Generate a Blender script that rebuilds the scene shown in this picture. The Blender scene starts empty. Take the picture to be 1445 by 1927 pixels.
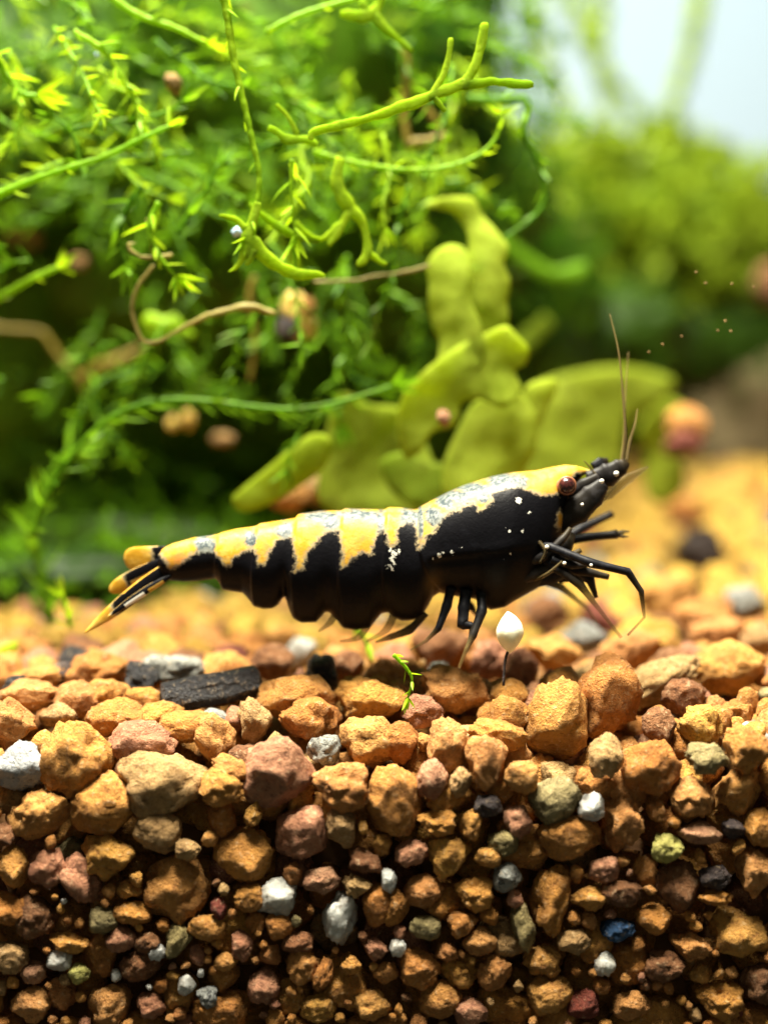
import bpy, bmesh, math, random
import numpy as np
from mathutils import Vector, Matrix, noise, geometry

# one unit is one centimetre
sc = bpy.context.scene
R = math.radians
rng = random.Random(7)
nrg = np.random.default_rng(11)

# ------------------------------------------------------------------ camera
TILT = R(4.0)
DIST = 7.0
CAM = Vector((0.0, -DIST * math.cos(TILT), DIST * math.sin(TILT)))
cd = bpy.data.cameras.new('camera')
cam = bpy.data.objects.new('camera', cd)
sc.collection.objects.link(cam)
cam.location = CAM
cam.rotation_euler = (R(90) - TILT, 0, 0)
cd.sensor_fit = 'VERTICAL'
cd.sensor_height = 96.0
cd.sensor_width = 72.0
cd.lens = 96.0 * DIST / (1927 / 400.0)
cd.clip_start = 0.05
cd.clip_end = 200.0
cd.dof.use_dof = True
cd.dof.focus_distance = 6.72
cd.dof.aperture_fstop = cd.lens * 0.001 / 0.29
sc.camera = cam

# ------------------------------------------------------------------ light
w = bpy.data.worlds.new('World')
sc.world = w
w.use_nodes = True
bg = w.node_tree.nodes['Background']
bg.inputs[0].default_value = (0.95, 0.93, 0.70, 1)
bg.inputs[1].default_value = 0.125

def area(name, loc, target, sx, sy, power, col):
    l = bpy.data.lights.new(name, 'AREA')
    l.shape = 'RECTANGLE'
    l.size = sx; l.size_y = sy
    l.energy = power
    l.color = col
    o = bpy.data.objects.new(name, l)
    sc.collection.objects.link(o)
    o.location = loc
    o.rotation_euler = (Vector(target) - Vector(loc)).to_track_quat('-Z', 'Y').to_euler()
    return o

area('tank_lamp', (-1.8, -1.2, 14.0), (0.0, 0.9, -0.8), 8.0, 4.5, 16500, (1.0, 0.94, 0.77))
area('wall_fill', (5.5, 10.5, 9.0), (5.0, 15.0, 4.0), 5.0, 2.0, 100, (0.80, 0.92, 1.0))  # added fill to brighten the pale wall, stands for no known lamp

sc.view_settings.view_transform = 'Standard'
sc.view_settings.look = 'None'
sc.view_settings.exposure = 0.2
sc.view_settings.gamma = 1.0
sc.view_settings.use_curve_mapping = False
sc.cycles.use_denoising = True
sc.cycles.max_bounces = 8
sc.cycles.transparent_max_bounces = 16
sc.cycles.sample_clamp_indirect = 4.0

# ------------------------------------------------------------------ helpers
FW = Vector((0, math.cos(TILT), -math.sin(TILT)))
UP = Vector((0, math.sin(TILT), math.cos(TILT)))

def at(px, py, y=0.0):
    """world point on the plane of constant y seen at photograph pixel px, py"""
    d = FW + Vector((1, 0, 0)) * ((px - 722.5) / 2800.0) + UP * ((963.5 - py) / 2800.0)
    t = (y - CAM.y) / d.y
    return CAM + d * t

def unit(y):
    """world length of one photograph pixel at depth y"""
    return (y - CAM.y) / 2800.0

def pix(p):
    v = Vector(p) - CAM
    f = v.dot(FW)
    return 722.5 + 2800 * v.x / f, 963.5 - 2800 * v.dot(UP) / f, f

def link(o, parent=None):
    sc.collection.objects.link(o)
    if parent is not None:
        o.parent = parent
    return o

def mesh_from(name, verts, faces, mat=None, smooth=True):
    me = bpy.data.meshes.new(name)
    me.from_pydata([tuple(v) for v in verts], [], faces)
    if smooth:
        me.polygons.foreach_set('use_smooth', [True] * len(me.polygons))
    if mat is not None:
        me.materials.append(mat)
    me.update()
    return me

def mesh_np(name, V, F, mat, smooth=True):
    """fast mesh from numpy arrays of vertices and triangles"""
    me = bpy.data.meshes.new(name)
    me.vertices.add(len(V)); me.vertices.foreach_set('co', np.asarray(V, np.float32).ravel())
    n = len(F)
    me.loops.add(n * 3); me.loops.foreach_set('vertex_index', np.asarray(F, np.int32).ravel())
    me.polygons.add(n)
    me.polygons.foreach_set('loop_start', np.arange(0, n * 3, 3, dtype=np.int32))
    me.polygons.foreach_set('loop_total', np.full(n, 3, np.int32))
    me.polygons.foreach_set('use_smooth', np.full(n, smooth))
    me.materials.append(mat)
    me.update(calc_edges=True)
    me.validate()
    return me

def obj(name, me, parent=None):
    return link(bpy.data.objects.new(name, me), parent)

def thing(name, label, cat, loc=(0, 0, 0), group=None):
    o = bpy.data.objects.new(name, None)
    o.empty_display_size = 0.1
    link(o)
    o.location = loc
    return tag(o, label, cat, group)

def tag(o, label=None, cat=None, group=None, kind=None):
    if label: o['label'] = label
    if cat: o['category'] = cat
    if group: o['group'] = group
    if kind: o['kind'] = kind
    return o

def catmull(pts, per=8, closed=False):
    P = [Vector(p) for p in pts]
    n = len(P)
    out = []
    rngk = range(n) if closed else range(n - 1)
    for i in rngk:
        if closed:
            a, b, c, d = P[(i - 1) % n], P[i], P[(i + 1) % n], P[(i + 2) % n]
        else:
            a, b, c, d = P[max(i - 1, 0)], P[i], P[i + 1], P[min(i + 2, n - 1)]
        for k in range(per):
            t = k / per
            out.append(0.5 * ((2 * b) + (c - a) * t + (2 * a - 5 * b + 4 * c - d) * t * t + (3 * b - a - 3 * c + d) * t ** 3))
    if not closed:
        out.append(P[-1].copy())
    return out

def tube(pts, radii, sides=8, flat=1.0, flat_dir=None):
    """tapered tube through pts; flat squeezes it along flat_dir"""
    V, F = [], []
    n = len(pts)
    prev = None
    for i, p in enumerate(pts):
        t = (pts[min(i + 1, n - 1)] - pts[max(i - 1, 0)])
        t = t.normalized() if t.length > 1e-9 else Vector((0, 0, 1))
        ref = flat_dir if flat_dir is not None else (prev if prev is not None else (Vector((0, 1, 0)) if abs(t.y) < 0.9 else Vector((1, 0, 0))))
        u = (ref - t * ref.dot(t))
        u = u.normalized() if u.length > 1e-6 else t.orthogonal().normalized()
        prev = u
        v = t.cross(u)
        r = radii[i]
        for k in range(sides):
            a = 2 * math.pi * k / sides
            V.append(p + u * (math.cos(a) * r * flat) + v * (math.sin(a) * r))
    for i in range(n - 1):
        for k in range(sides):
            a = i * sides + k; b = i * sides + (k + 1) % sides
            F.append((a, b, b + sides, a + sides))
    V.append(pts[0]); V.append(pts[-1])
    for k in range(sides):
        F.append((len(V) - 2, (k + 1) % sides, k))
        F.append((len(V) - 1, (n - 1) * sides + k, (n - 1) * sides + (k + 1) % sides))
    return V, F

def merge(parts):
    V, F = [], []
    for v, f in parts:
        o = len(V)
        V += list(v)
        F += [tuple(i + o for i in q) for q in f]
    return V, F

def set_attr(me, name, vals):
    a = me.attributes.new(name, 'FLOAT', 'POINT')
    a.data.foreach_set('value', np.asarray(vals, np.float32))

# ------------------------------------------------------------------ materials
class NT:
    def __init__(s, name):
        s.m = bpy.data.materials.new(name)
        s.m.use_nodes = True
        s.t = s.m.node_tree
        s.b = s.t.nodes['Principled BSDF']
        s.out = s.t.nodes['Material Output']
    def n(s, typ, **kw):
        x = s.t.nodes.new(typ)
        for k, v in kw.items():
            setattr(x, k, v)
        return x
    def l(s, a, b):
        s.t.links.new(a, b)
    def inp(s, sock, v):
        if hasattr(v, 'links') or isinstance(v, bpy.types.NodeSocket):
            s.l(v, sock)
        else:
            sock.default_value = v
    def math(s, op, a, b=0.0, c=None, clamp=False):
        x = s.n('ShaderNodeMath', operation=op, use_clamp=clamp)
        s.inp(x.inputs[0], a); s.inp(x.inputs[1], b)
        if c is not None: s.inp(x.inputs[2], c)
        return x.outputs[0]
    def mix(s, f, a, b, mode='MIX'):
        x = s.n('ShaderNodeMix', data_type='RGBA', blend_type=mode)
        s.inp(x.inputs[0], f)
        for i, v in ((6, a), (7, b)):
            if isinstance(v, tuple):
                x.inputs[i].default_value = v if len(v) == 4 else v + (1,)
            else:
                s.l(v, x.inputs[i])
        return x.outputs[2]
    def noise(s, scale, detail=4, rough=0.6, vec=None, dist=0.0):
        x = s.n('ShaderNodeTexNoise')
        x.inputs['Scale'].default_value = scale
        x.inputs['Detail'].default_value = detail
        x.inputs['Roughness'].default_value = rough
        x.inputs['Distortion'].default_value = dist
        if vec is not None: s.l(vec, x.inputs['Vector'])
        return x.outputs['Fac']
    def ramp(s, f, stops, interp='LINEAR'):
        x = s.n('ShaderNodeValToRGB')
        x.color_ramp.interpolation = interp
        e = x.color_ramp.elements
        while len(e) < len(stops): e.new(0.5)
        for q, (p, c) in zip(e, stops):
            q.position = p
            q.color = c if len(c) == 4 else c + (1,)
        s.l(f, x.inputs[0])
        return x.outputs[0]
    def smooth(s, f, lo, hi):
        x = s.n('ShaderNodeMapRange', interpolation_type='SMOOTHSTEP')
        s.l(f, x.inputs[0]); x.inputs[1].default_value = lo; x.inputs[2].default_value = hi
        return x.outputs[0]
    def attr(s, name):
        x = s.n('ShaderNodeAttribute'); x.attribute_name = name
        return x.outputs['Fac']
    def bump(s, h, strength, dist):
        x = s.n('ShaderNodeBump')
        x.inputs['Strength'].default_value = strength
        x.inputs['Distance'].default_value = dist
        s.l(h, x.inputs['Height'])
        s.l(x.outputs[0], s.b.inputs['Normal'])
    def rand(s):
        a = s.n('ShaderNodeObjectInfo').outputs['Random']
        b = s.n('ShaderNodeNewGeometry').outputs['Random Per Island']
        return s.math('FRACT', s.math('ADD', a, b))

def stone_mat(name, stops, spots=None, rough=0.85, bump=0.6, spec=0.25, trans=0.0, pores=(0.25, 0.10, 0.03)):
    k = NT(name)
    tc = k.n('ShaderNodeTexCoord')
    geo = k.n('ShaderNodeNewGeometry').outputs['Position']
    r = k.rand()
    base = k.ramp(r, stops)
    big = k.noise(9.0, 3, 0.6, geo)
    fine = k.noise(38.0, 5, 0.7, geo)
    hue = k.mix(k.smooth(big, 0.4, 0.68), base, k.mix(0.5, base, pores))
    c = k.mix(k.smooth(fine, 0.54, 0.72), hue, k.mix(0.45, hue, (0.80, 0.60, 0.36, 1)))
    c = k.mix(k.math('MULTIPLY', k.smooth(fine, 0.48, 0.34), 0.8), c, pores + (1,))
    if spots is not None:
        sp = k.smooth(k.noise(spots[1], 4, 0.75, geo), spots[2], spots[2] + 0.08)
        c = k.mix(sp, c, spots[0])
    k.l(c, k.b.inputs['Base Color'])
    k.b.inputs['Roughness'].default_value = rough
    k.b.inputs['Specular IOR Level'].default_value = spec
    if trans:
        k.b.inputs['Subsurface Weight'].default_value = trans
        k.b.inputs['Subsurface Radius'].default_value = (1, 1, 1)
        k.b.inputs['Subsurface Scale'].default_value = 0.08
    h = k.math('ADD', k.math('MULTIPLY', fine, 1.0), k.math('MULTIPLY', k.noise(110.0, 3, 0.6, geo), 0.45))
    k.bump(h, min(bump * 1.5, 1.0), 0.045)
    return k.m

CLAY = [(0.0, (0.58, 0.255, 0.052)), (0.16, (0.62, 0.305, 0.07)), (0.30, (0.48, 0.185, 0.04)), (0.42, (0.66, 0.335, 0.085)),
        (0.55, (0.57, 0.24, 0.08)), (0.66, (0.68, 0.365, 0.075)), (0.78, (0.51, 0.205, 0.045)), (0.90, (0.62, 0.30, 0.10)), (1.0, (0.54, 0.245, 0.055))]
M = {}
M['clay'] = stone_mat('orange_clay', CLAY)
M['pink'] = stone_mat('pink_clay', [(0, (0.50, 0.235, 0.13)), (0.5, (0.44, 0.19, 0.10)), (1, (0.54, 0.29, 0.16))], pores=(0.20, 0.08, 0.05))
M['tan'] = stone_mat('tan_clay', [(0, (0.50, 0.31, 0.12)), (1, (0.46, 0.27, 0.11))], pores=(0.18, 0.10, 0.04))
M['brown'] = stone_mat('brown_clay', [(0, (0.22, 0.10, 0.04)), (1, (0.29, 0.12, 0.05))], pores=(0.09, 0.04, 0.02))
M['olive'] = stone_mat('olive_stone', [(0, (0.36, 0.28, 0.11)), (1, (0.30, 0.24, 0.11))], pores=(0.09, 0.07, 0.03))
M['grey'] = stone_mat('grey_stone', [(0, (0.36, 0.36, 0.32)), (1, (0.30, 0.31, 0.30))], spots=((0.06, 0.06, 0.06), 24.0, 0.56), pores=(0.12, 0.11, 0.09), rough=0.7)
M['pale'] = stone_mat('pale_grey_stone', [(0, (0.46, 0.47, 0.47)), (1, (0.42, 0.43, 0.44))], spots=((0.16, 0.16, 0.16), 20.0, 0.57), pores=(0.30, 0.30, 0.30), rough=0.6)
M['dark'] = stone_mat('dark_stone', [(0, (0.065, 0.05, 0.05)), (1, (0.09, 0.06, 0.055))], pores=(0.03, 0.025, 0.025), rough=0.6)
M['char'] = stone_mat('charcoal', [(0, (0.017, 0.016, 0.019)), (1, (0.024, 0.022, 0.025))], pores=(0.008, 0.008, 0.01), rough=0.45, spec=0.5)
M['quartz'] = stone_mat('milky_quartz', [(0, (0.46, 0.46, 0.42)), (1, (0.36, 0.37, 0.36))], pores=(0.24, 0.20, 0.16), rough=0.3, bump=0.25, spec=0.5, trans=0.5)
M['amber'] = stone_mat('amber_husk', [(0, (0.72, 0.52, 0.12)), (1, (0.72, 0.52, 0.12))], pores=(0.50, 0.22, 0.03), rough=0.5, bump=0.4, trans=0.3)
M['backstone'] = stone_mat('back_stone', [(0, (0.13, 0.10, 0.045)), (1, (0.13, 0.10, 0.045))], pores=(0.07, 0.055, 0.03))
M['algae'] = stone_mat('haze_tinted_clay', [(0, (0.52, 0.31, 0.045)), (0.4, (0.60, 0.38, 0.06)), (0.7, (0.44, 0.25, 0.04)), (1, (0.55, 0.36, 0.07))], pores=(0.20, 0.12, 0.02))  # far grains carry the water's yellow haze in their base colour
M['lime'] = stone_mat('yellow_green_stone', [(0, (0.55, 0.50, 0.14)), (1, (0.50, 0.47, 0.15))], pores=(0.30, 0.27, 0.06))
M['blue'] = stone_mat('blue_stone', [(0, (0.03, 0.09, 0.20)), (1, (0.03, 0.08, 0.18))], pores=(0.01, 0.02, 0.05))
M['red'] = stone_mat('red_clay', [(0, (0.22, 0.05, 0.03)), (1, (0.18, 0.045, 0.03))], pores=(0.08, 0.025, 0.02))
M['cream'] = stone_mat('cream_shell', [(0, (0.86, 0.82, 0.62)), (1, (0.86, 0.82, 0.62))], pores=(0.80, 0.74, 0.50), rough=0.35, bump=0.1, trans=0.4)

def leaf_mat(name, c1, c2, scale=3.0, mottle=None, dead=0.0, trans=0.55, rough=0.45, vein=0.0):
    k = NT(name)
    geo = k.n('ShaderNodeNewGeometry').outputs['Position']
    r = k.rand()
    f = k.math('ADD', k.math('MULTIPLY', r, 0.5), k.math('MULTIPLY', k.noise(scale, 4, 0.65, geo), 0.7))
    c = k.ramp(f, [(0.25, c1), (0.8, c2)])
    if dead:
        c = k.mix(k.math('MULTIPLY', k.smooth(k.noise(5, 4, 0.7, geo), 0.56, 0.72), dead), c, (0.17, 0.13, 0.02))
    if mottle:
        c = k.mix(k.math('MULTIPLY', k.smooth(k.noise(7, 5, 0.7, geo), 0.48, 0.70), 0.75), c, mottle)
        c = k.mix(k.math('MULTIPLY', k.smooth(k.noise(34, 4, 0.75, geo), 0.52, 0.68), 0.75), c, mottle)
    k.l(c, k.b.inputs['Base Color'])
    k.b.inputs['Roughness'].default_value = rough
    k.b.inputs['Specular IOR Level'].default_value = 0.25
    tr = k.n('ShaderNodeBsdfTranslucent')
    k.l(k.mix(0.5, c, (c2[0] * 1.1, c2[1], c2[2] * 0.5, 1)), tr.inputs[0])
    mx = k.n('ShaderNodeMixShader')
    mx.inputs[0].default_value = trans
    k.l(k.b.outputs[0], mx.inputs[1]); k.l(tr.outputs[0], mx.inputs[2])
    k.l(mx.outputs[0], k.out.inputs[0])
    k.bump(k.noise(scale * 9, 3, 0.6, geo), 0.25, 0.02)
    return k.m

M['moss'] = leaf_mat('moss_green', (0.04, 0.15, 0.004), (0.17, 0.37, 0.010), dead=0.7)
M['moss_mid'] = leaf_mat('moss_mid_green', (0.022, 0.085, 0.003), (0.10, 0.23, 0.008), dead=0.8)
M['moss_bright'] = leaf_mat('moss_bright_green', (0.16, 0.38, 0.008), (0.38, 0.58, 0.015))
M['moss_shade'] = leaf_mat('moss_shade_green', (0.010, 0.035, 0.003), (0.045, 0.10, 0.006))  # darker copy of the moss, shade painted into its green
M['moss_back'] = leaf_mat('moss_back_green', (0.13, 0.24, 0.012), (0.37, 0.50, 0.035))
M['ribbon'] = leaf_mat('ribbon_green', (0.24, 0.46, 0.008), (0.48, 0.66, 0.02), scale=6.0, trans=0.72, rough=0.75, mottle=(0.20, 0.34, 0.01))
M['thallus'] = leaf_mat('thallus_green', (0.36, 0.50, 0.025), (0.54, 0.66, 0.07), scale=2.2, trans=0.7, rough=0.75, mottle=(0.28, 0.34, 0.015))
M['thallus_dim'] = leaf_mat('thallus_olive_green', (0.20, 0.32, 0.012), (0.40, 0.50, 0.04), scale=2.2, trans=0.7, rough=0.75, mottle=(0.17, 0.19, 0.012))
M['root'] = leaf_mat('root_tan', (0.24, 0.20, 0.05), (0.38, 0.32, 0.09), trans=0.3)
M['root_brown'] = leaf_mat('root_brown', (0.16, 0.12, 0.015), (0.26, 0.20, 0.03), trans=0.25)

# ------------------------------------------------------------------ setting
GLASS = -0.62          # front pane the gravel is pressed against

def sstep(a, b, x):
    t = min(max((x - a) / (b - a), 0.0), 1.0)
    return t * t * (3 - 2 * t)

def height(x, y):
    h = -0.80
    front = 0.46 - 0.20 * sstep(-1.6, 1.7, x)
    h -= front * (1 - sstep(-0.95, 0.30, y))
    h += 0.60 * sstep(0.6, 8.0, y) * sstep(-1.0, 2.6, x)
    h += 0.10 * sstep(0.2, 2.5, y) * sstep(0.6, 1.9, x)
    h += 0.05 * (noise.noise((x * 0.9, y * 0.9, 3.1)))
    return h

k = NT('gravel_soil')
k.l(k.ramp(k.noise(6, 5, 0.7), [(0.3, (0.10, 0.045, 0.015)), (0.7, (0.30, 0.14, 0.045))]), k.b.inputs['Base Color'])
k.b.inputs['Roughness'].default_value = 0.95
k.bump(k.noise(20, 4, 0.7), 0.8, 0.05)
M['soil'] = k.m
xs = np.linspace(-16, 16, 90); ys = np.concatenate([[-0.28], np.linspace(-0.26, 13.5, 60)])
V, F = [], []
for j, y in enumerate(ys):
    for x in xs:
        V.append((x, y, height(x, y) - 0.30 if j else -6.0))
nx = len(xs)
for j in range(len(ys) - 1):
    for i in range(nx - 1):
        a = j * nx + i
        F.append((a, a + 1, a + nx + 1, a + nx))
tag(obj('ground', mesh_from('ground', V, F, M['soil'])), kind='structure')

k = NT('pale_wall')
k.l(k.ramp(k.noise(0.35, 2, 0.5), [(0.3, (0.22, 0.305, 0.39)), (0.7, (0.29, 0.35, 0.41))]), k.b.inputs['Base Color'])
k.b.inputs['Roughness'].default_value = 0.8
V = [(-16, 14.0, -6), (16, 14.0, -6), (16, 14.0, 12), (-16, 14.0, 12), (-16, 14.3, -6), (16, 14.3, -6), (16, 14.3, 12), (-16, 14.3, 12)]
F = [(0, 1, 2, 3), (5, 4, 7, 6), (0, 4, 5, 1), (3, 2, 6, 7), (1, 5, 6, 2), (4, 0, 3, 7)]
tag(obj('back_wall', mesh_from('back_wall', V, F, k.m, False)), kind='structure')

# ------------------------------------------------------------------ gravel
def ico(sub):
    bm = bmesh.new()
    bmesh.ops.create_icosphere(bm, subdivisions=sub, radius=1.0)
    V = [v.co.copy() for v in bm.verts]
    F = np.array([[v.index for v in f.verts] for f in bm.faces], np.int32)
    bm.free()
    return V, F
ICO = {s: ico(s) for s in (2, 3, 4, 5)}

def grain(seed, sub, rough=1.0, angular=0.5, lump=0.22):
    """a weathered grain: lumpy, chipped flat in places, pitted; half sizes normalised to 1"""
    V, F = ICO[sub]
    r = random.Random(seed)
    off = Vector((r.uniform(-50, 50), r.uniform(-50, 50), r.uniform(-50, 50)))
    cuts = []
    for _ in range(int(4 + 8 * angular)):
        n = Vector((r.gauss(0, 1), r.gauss(0, 1), r.gauss(0, 1))).normalized()
        cuts.append((n, r.uniform(0.66, 1.0)))
    hol = [(Vector((r.gauss(0, 1), r.gauss(0, 1), r.gauss(0, 1))).normalized(), r.uniform(0.25, 0.5), r.uniform(0.08, 0.28)) for _ in range(3)]
    out = np.empty((len(V), 3))
    for i, v in enumerate(V):
        p = v * 1.0
        s = 0.92 + lump * 1.5 * noise.noise(v * 1.1 + off) + lump * 1.1 * abs(noise.noise(v * 2.2 + off)) + lump * 0.7 * abs(noise.noise(v * 3.7 + off))
        for hd, hr, dp in hol:
            dd = (v - hd).length
            if dd < hr:
                s -= dp * (1 - (dd / hr) ** 2) * rough
        p = v * s
        for n, d in cuts:
            q = p.dot(n) - d
            if q > 0:
                p = p - n * (q * 0.82)
        if sub >= 3:
            a = noise.noise(v * 4.5 + off); b = noise.noise(v * 9.0 + off)
            p = p + v * (rough * (0.13 * (abs(a) - 0.25) + 0.075 * (abs(b) - 0.25)))
        if sub >= 4:
            p = p + v * (rough * (0.035 * noise.noise(v * 17 + off) + 0.018 * noise.noise(v * 34 + off)))
        out[i] = p
    lo, hi = out.min(0), out.max(0)
    out = (out - (lo + hi) / 2) / ((hi - lo) / 2)
    return out, F

NV = 26
HI = [grain(100 + i, 4, 1.0, 0.25 + 0.75 * (i % 3) / 2, 0.16 + 0.05 * (i % 4)) for i in range(NV)]
MID = [grain(300 + i, 3, 1.0, 0.5, 0.2) for i in range(14)]
LOW = [grain(500 + i, 2, 1.0, 0.5, 0.2) for i in range(10)]
HIMESH = {}
def hi_mesh(i, mat):
    if (i, mat) not in HIMESH:
        HIMESH[(i, mat)] = mesh_np('gravel_grain', HI[i][0], HI[i][1], M[mat])
    return HIMESH[(i, mat)]

# grains read off the photograph: centre, half width, half height (pixels), material, tilt, optional own label
HAND = [
 (40,1440,52,46,'pale',0,'pale grey speckled stone among orange grains in the gravel bed'),
 (150,1425,68,72,'clay',0),(268,1398,64,42,'pink',-8),(312,1480,92,62,'tan',-8,'broad tan lump with a hollow underside overhanging smaller gravel'),
 (298,1565,44,40,'tan',0),(353,1598,25,19,'tan',0),(200,1512,66,60,'clay',0),
 (75,1532,58,45,'clay',10),(525,1452,68,70,'pink',0,'large pinkish grain with grey patches in the gravel face'),(640,1480,52,45,'clay',0),
 (610,1412,33,29,'grey',0,'small dark speckled grey stone wedged between orange grains'),(700,1395,60,48,'clay',0),
 (570,1565,52,50,'pink',0),(642,1555,30,42,'tan',15),(740,1505,52,68,'clay',5),(460,1610,56,52,'clay',0),(335,1668,62,64,'clay',0),
 (405,1392,38,50,'clay',15),(480,1360,33,46,'tan',0),(435,1450,36,30,'clay',0),(418,1480,46,36,'clay',0),(220,1350,56,36,'clay',0),
 (355,1368,60,30,'clay',5),(300,1345,45,28,'clay',0),(60,1310,56,32,'clay',0),(20,1362,52,50,'clay',0),(110,1345,36,24,'tan',0),
 (185,1262,60,38,'clay',12),(145,1315,44,34,'clay',0),(205,1308,40,30,'clay',0),(268,1318,36,26,'clay',0),(85,1272,42,22,'clay',12),
 (140,1242,30,28,'char',20,'small charcoal lump half sunk in gravel behind orange grains'),(28,1290,26,18,'char',30,'low charcoal chip beside an orange grain'),
 (118,1268,32,24,'dark',0),(262,1276,33,32,'char',-35,'charcoal wedge leaning against the grey speckled stone'),
 (325,1262,62,30,'grey',-8,'grey speckled stone lying behind the charcoal stick'),
 (607,1272,32,42,'char',-12,'upright charcoal chunk standing on the gravel'),
 (565,1226,24,30,'quartz',-35,'small pale pointed stone behind the upright charcoal chunk'),
 (510,1248,42,36,'brown',0),(530,1200,32,24,'clay',0),(655,1250,30,26,'brown',0),
 (560,1312,76,44,'clay',0),(585,1355,60,42,'clay',0),(700,1322,70,46,'clay',0),(858,1300,66,46,'clay',0),(795,1338,42,32,'pink',0),
 (958,1308,36,30,'clay',0),(958,1352,38,42,'clay',0),(1045,1350,60,78,'clay',0),(1142,1315,60,84,'clay',-15),(1045,1230,52,38,'clay',0),
 (1092,1200,48,32,'grey',0,'rounded grey-green stone on the gravel below the shrimp head'),(925,1240,40,38,'pink',0),(978,1256,34,36,'pink',0),
 (832,1217,58,34,'brown',0),(825,1262,20,18,'quartz',0),(1245,1277,78,36,'tan',28,'long tan grain tilted up towards a rough orange one'),(1370,1256,72,50,'clay',8),
 (1190,1222,50,40,'clay',0),(1245,1212,38,28,'clay',0),(1318,1162,55,38,'clay',0),(1252,1122,58,40,'clay',10),(1402,1132,36,30,'grey',0),
 (1350,1192,52,30,'clay',0),(1425,1205,34,34,'tan',0),(1285,1312,42,36,'brown',0),(1240,1370,32,38,'brown',0),(1225,1442,55,52,'clay',0),
 (1320,1367,46,40,'clay',0),(1405,1412,42,48,'clay',0),(1330,1427,36,34,'olive',20,'jagged grey-green stone perched among orange grains'),(1302,1500,43,37,'clay',-20),
 (1140,1422,32,42,'tan',0),(1045,1505,48,42,'olive',35,'hollow olive shard tilted on the gravel face'),(1112,1517,25,28,'quartz',0,'milky white stone beside the hollow olive shard'),
 (1070,1572,60,46,'clay',0),(1170,1548,42,58,'clay',-10),(1315,1566,42,22,'pink',-8),(1255,1594,32,28,'lime',0,'pale yellow-green grain in the gravel face'),
 (1430,1556,32,36,'clay',0),(918,1436,40,54,'clay',8),(980,1462,32,32,'clay',0),(845,1402,40,48,'clay',-12),(815,1466,30,38,'pink',0),
 (866,1472,20,30,'tan',0),(920,1517,28,24,'dark',-15),(820,1547,36,24,'clay',0),(885,1552,22,30,'clay',0),(975,1546,28,32,'pink',0),
 (947,1586,30,25,'olive',0),(748,1398,38,40,'clay',0),(935,1382,56,28,'clay',-10),(25,1632,30,40,'clay',0),(92,1632,36,38,'pink',0),
 (155,1655,38,52,'pink',20),(205,1612,52,45,'clay',0),(22,1712,40,32,'clay',0),(66,1724,42,40,'brown',0),(250,1718,36,22,'clay',-10),
 (195,1732,28,26,'olive',0),(112,1806,24,21,'quartz',0,'round milky quartz bead in the lower gravel'),(150,1832,20,20,'lime',0),(132,1775,42,23,'clay',0),
 (228,1766,31,25,'pink',10),(281,1772,25,20,'brown',0),(295,1790,17,17,'quartz',0),(335,1772,25,36,'olive',-15),(390,1746,36,26,'clay',0),
 (456,1778,21,28,'pink',0),(425,1810,22,18,'clay',0),(265,1816,38,32,'brown',0),(352,1853,17,21,'quartz',0),(390,1875,20,20,'grey',0),
 (205,1892,42,40,'clay',0),(286,1892,28,25,'pink',0),(415,1902,56,40,'clay',0),(520,1690,42,36,'quartz',20,'translucent grey quartz chip in the lower gravel'),
 (470,1690,30,26,'clay',25),(412,1710,15,22,'red',0),(605,1655,35,25,'pink',0),(640,1728,34,52,'quartz',-15,'large translucent white quartz pebble in the lower gravel'),
 (672,1668,28,22,'tan',0),(688,1622,33,24,'brown',-10),(570,1815,32,36,'clay',0),(496,1856,30,33,'pink',0),(525,1742,25,26,'clay',20),
 (560,1772,30,22,'brown',0),(712,1702,30,42,'clay',0),(706,1786,25,23,'pink',0),(660,1816,20,18,'clay',0),(610,1832,18,33,'clay',-20),
 (773,1604,33,24,'pink',20),(845,1612,42,42,'clay',0),(918,1613,26,20,'clay',0),(732,1656,15,22,'quartz',0),(798,1676,38,32,'clay',0),
 (742,1708,28,36,'clay',0),(955,1650,28,30,'grey',0),(890,1680,36,32,'clay',0),(1035,1692,38,68,'clay',-8),(985,1745,22,48,'olive',8),
 (1138,1636,29,25,'pink',0),(1108,1690,35,23,'clay',0),(1165,1678,42,26,'brown',0),(1275,1668,42,50,'brown',0),(1345,1650,30,23,'dark',0),
 (1346,1690,35,15,'clay',0),(1420,1642,36,48,'clay',0),(1390,1757,56,48,'clay',0),(1163,1748,33,21,'blue',10,'dark blue stone in a shadowed gap of the lower gravel'),
 (1138,1814,20,23,'quartz',0,'milky stone below the dark blue stone'),(1035,1871,43,36,'clay',20),(1097,1888,30,30,'red',0),(885,1905,33,28,'pink',-10),
 (1300,1782,40,28,'clay',0),(902,1770,33,28,'clay',0),(1250,1815,40,30,'brown',0),(748,1782,16,18,'quartz',0),(870,1740,30,26,'clay',0),
 (800,1745,30,24,'olive',0),(790,1820,40,36,'clay',0),(830,1880,42,36,'clay',0),(930,1830,32,36,'clay',0),(1190,1890,38,30,'clay',0),
 (1350,1880,44,34,'clay',0),(1425,1850,34,38,'brown',0),(700,1890,38,30,'clay',0),(600,1895,36,28,'clay',0),(60,1890,40,34,'clay',0),
 (20,1800,36,30,'tan',0),(1230,1730,34,30,'clay',0),(1080,1770,32,24,'tan',0),
 (1318,1036,48,44,'dark',0),(1290,960,38,24,'clay',0),(1130,1165,42,28,'red',-25),(1030,1150,42,32,'brown',0),
]

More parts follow.
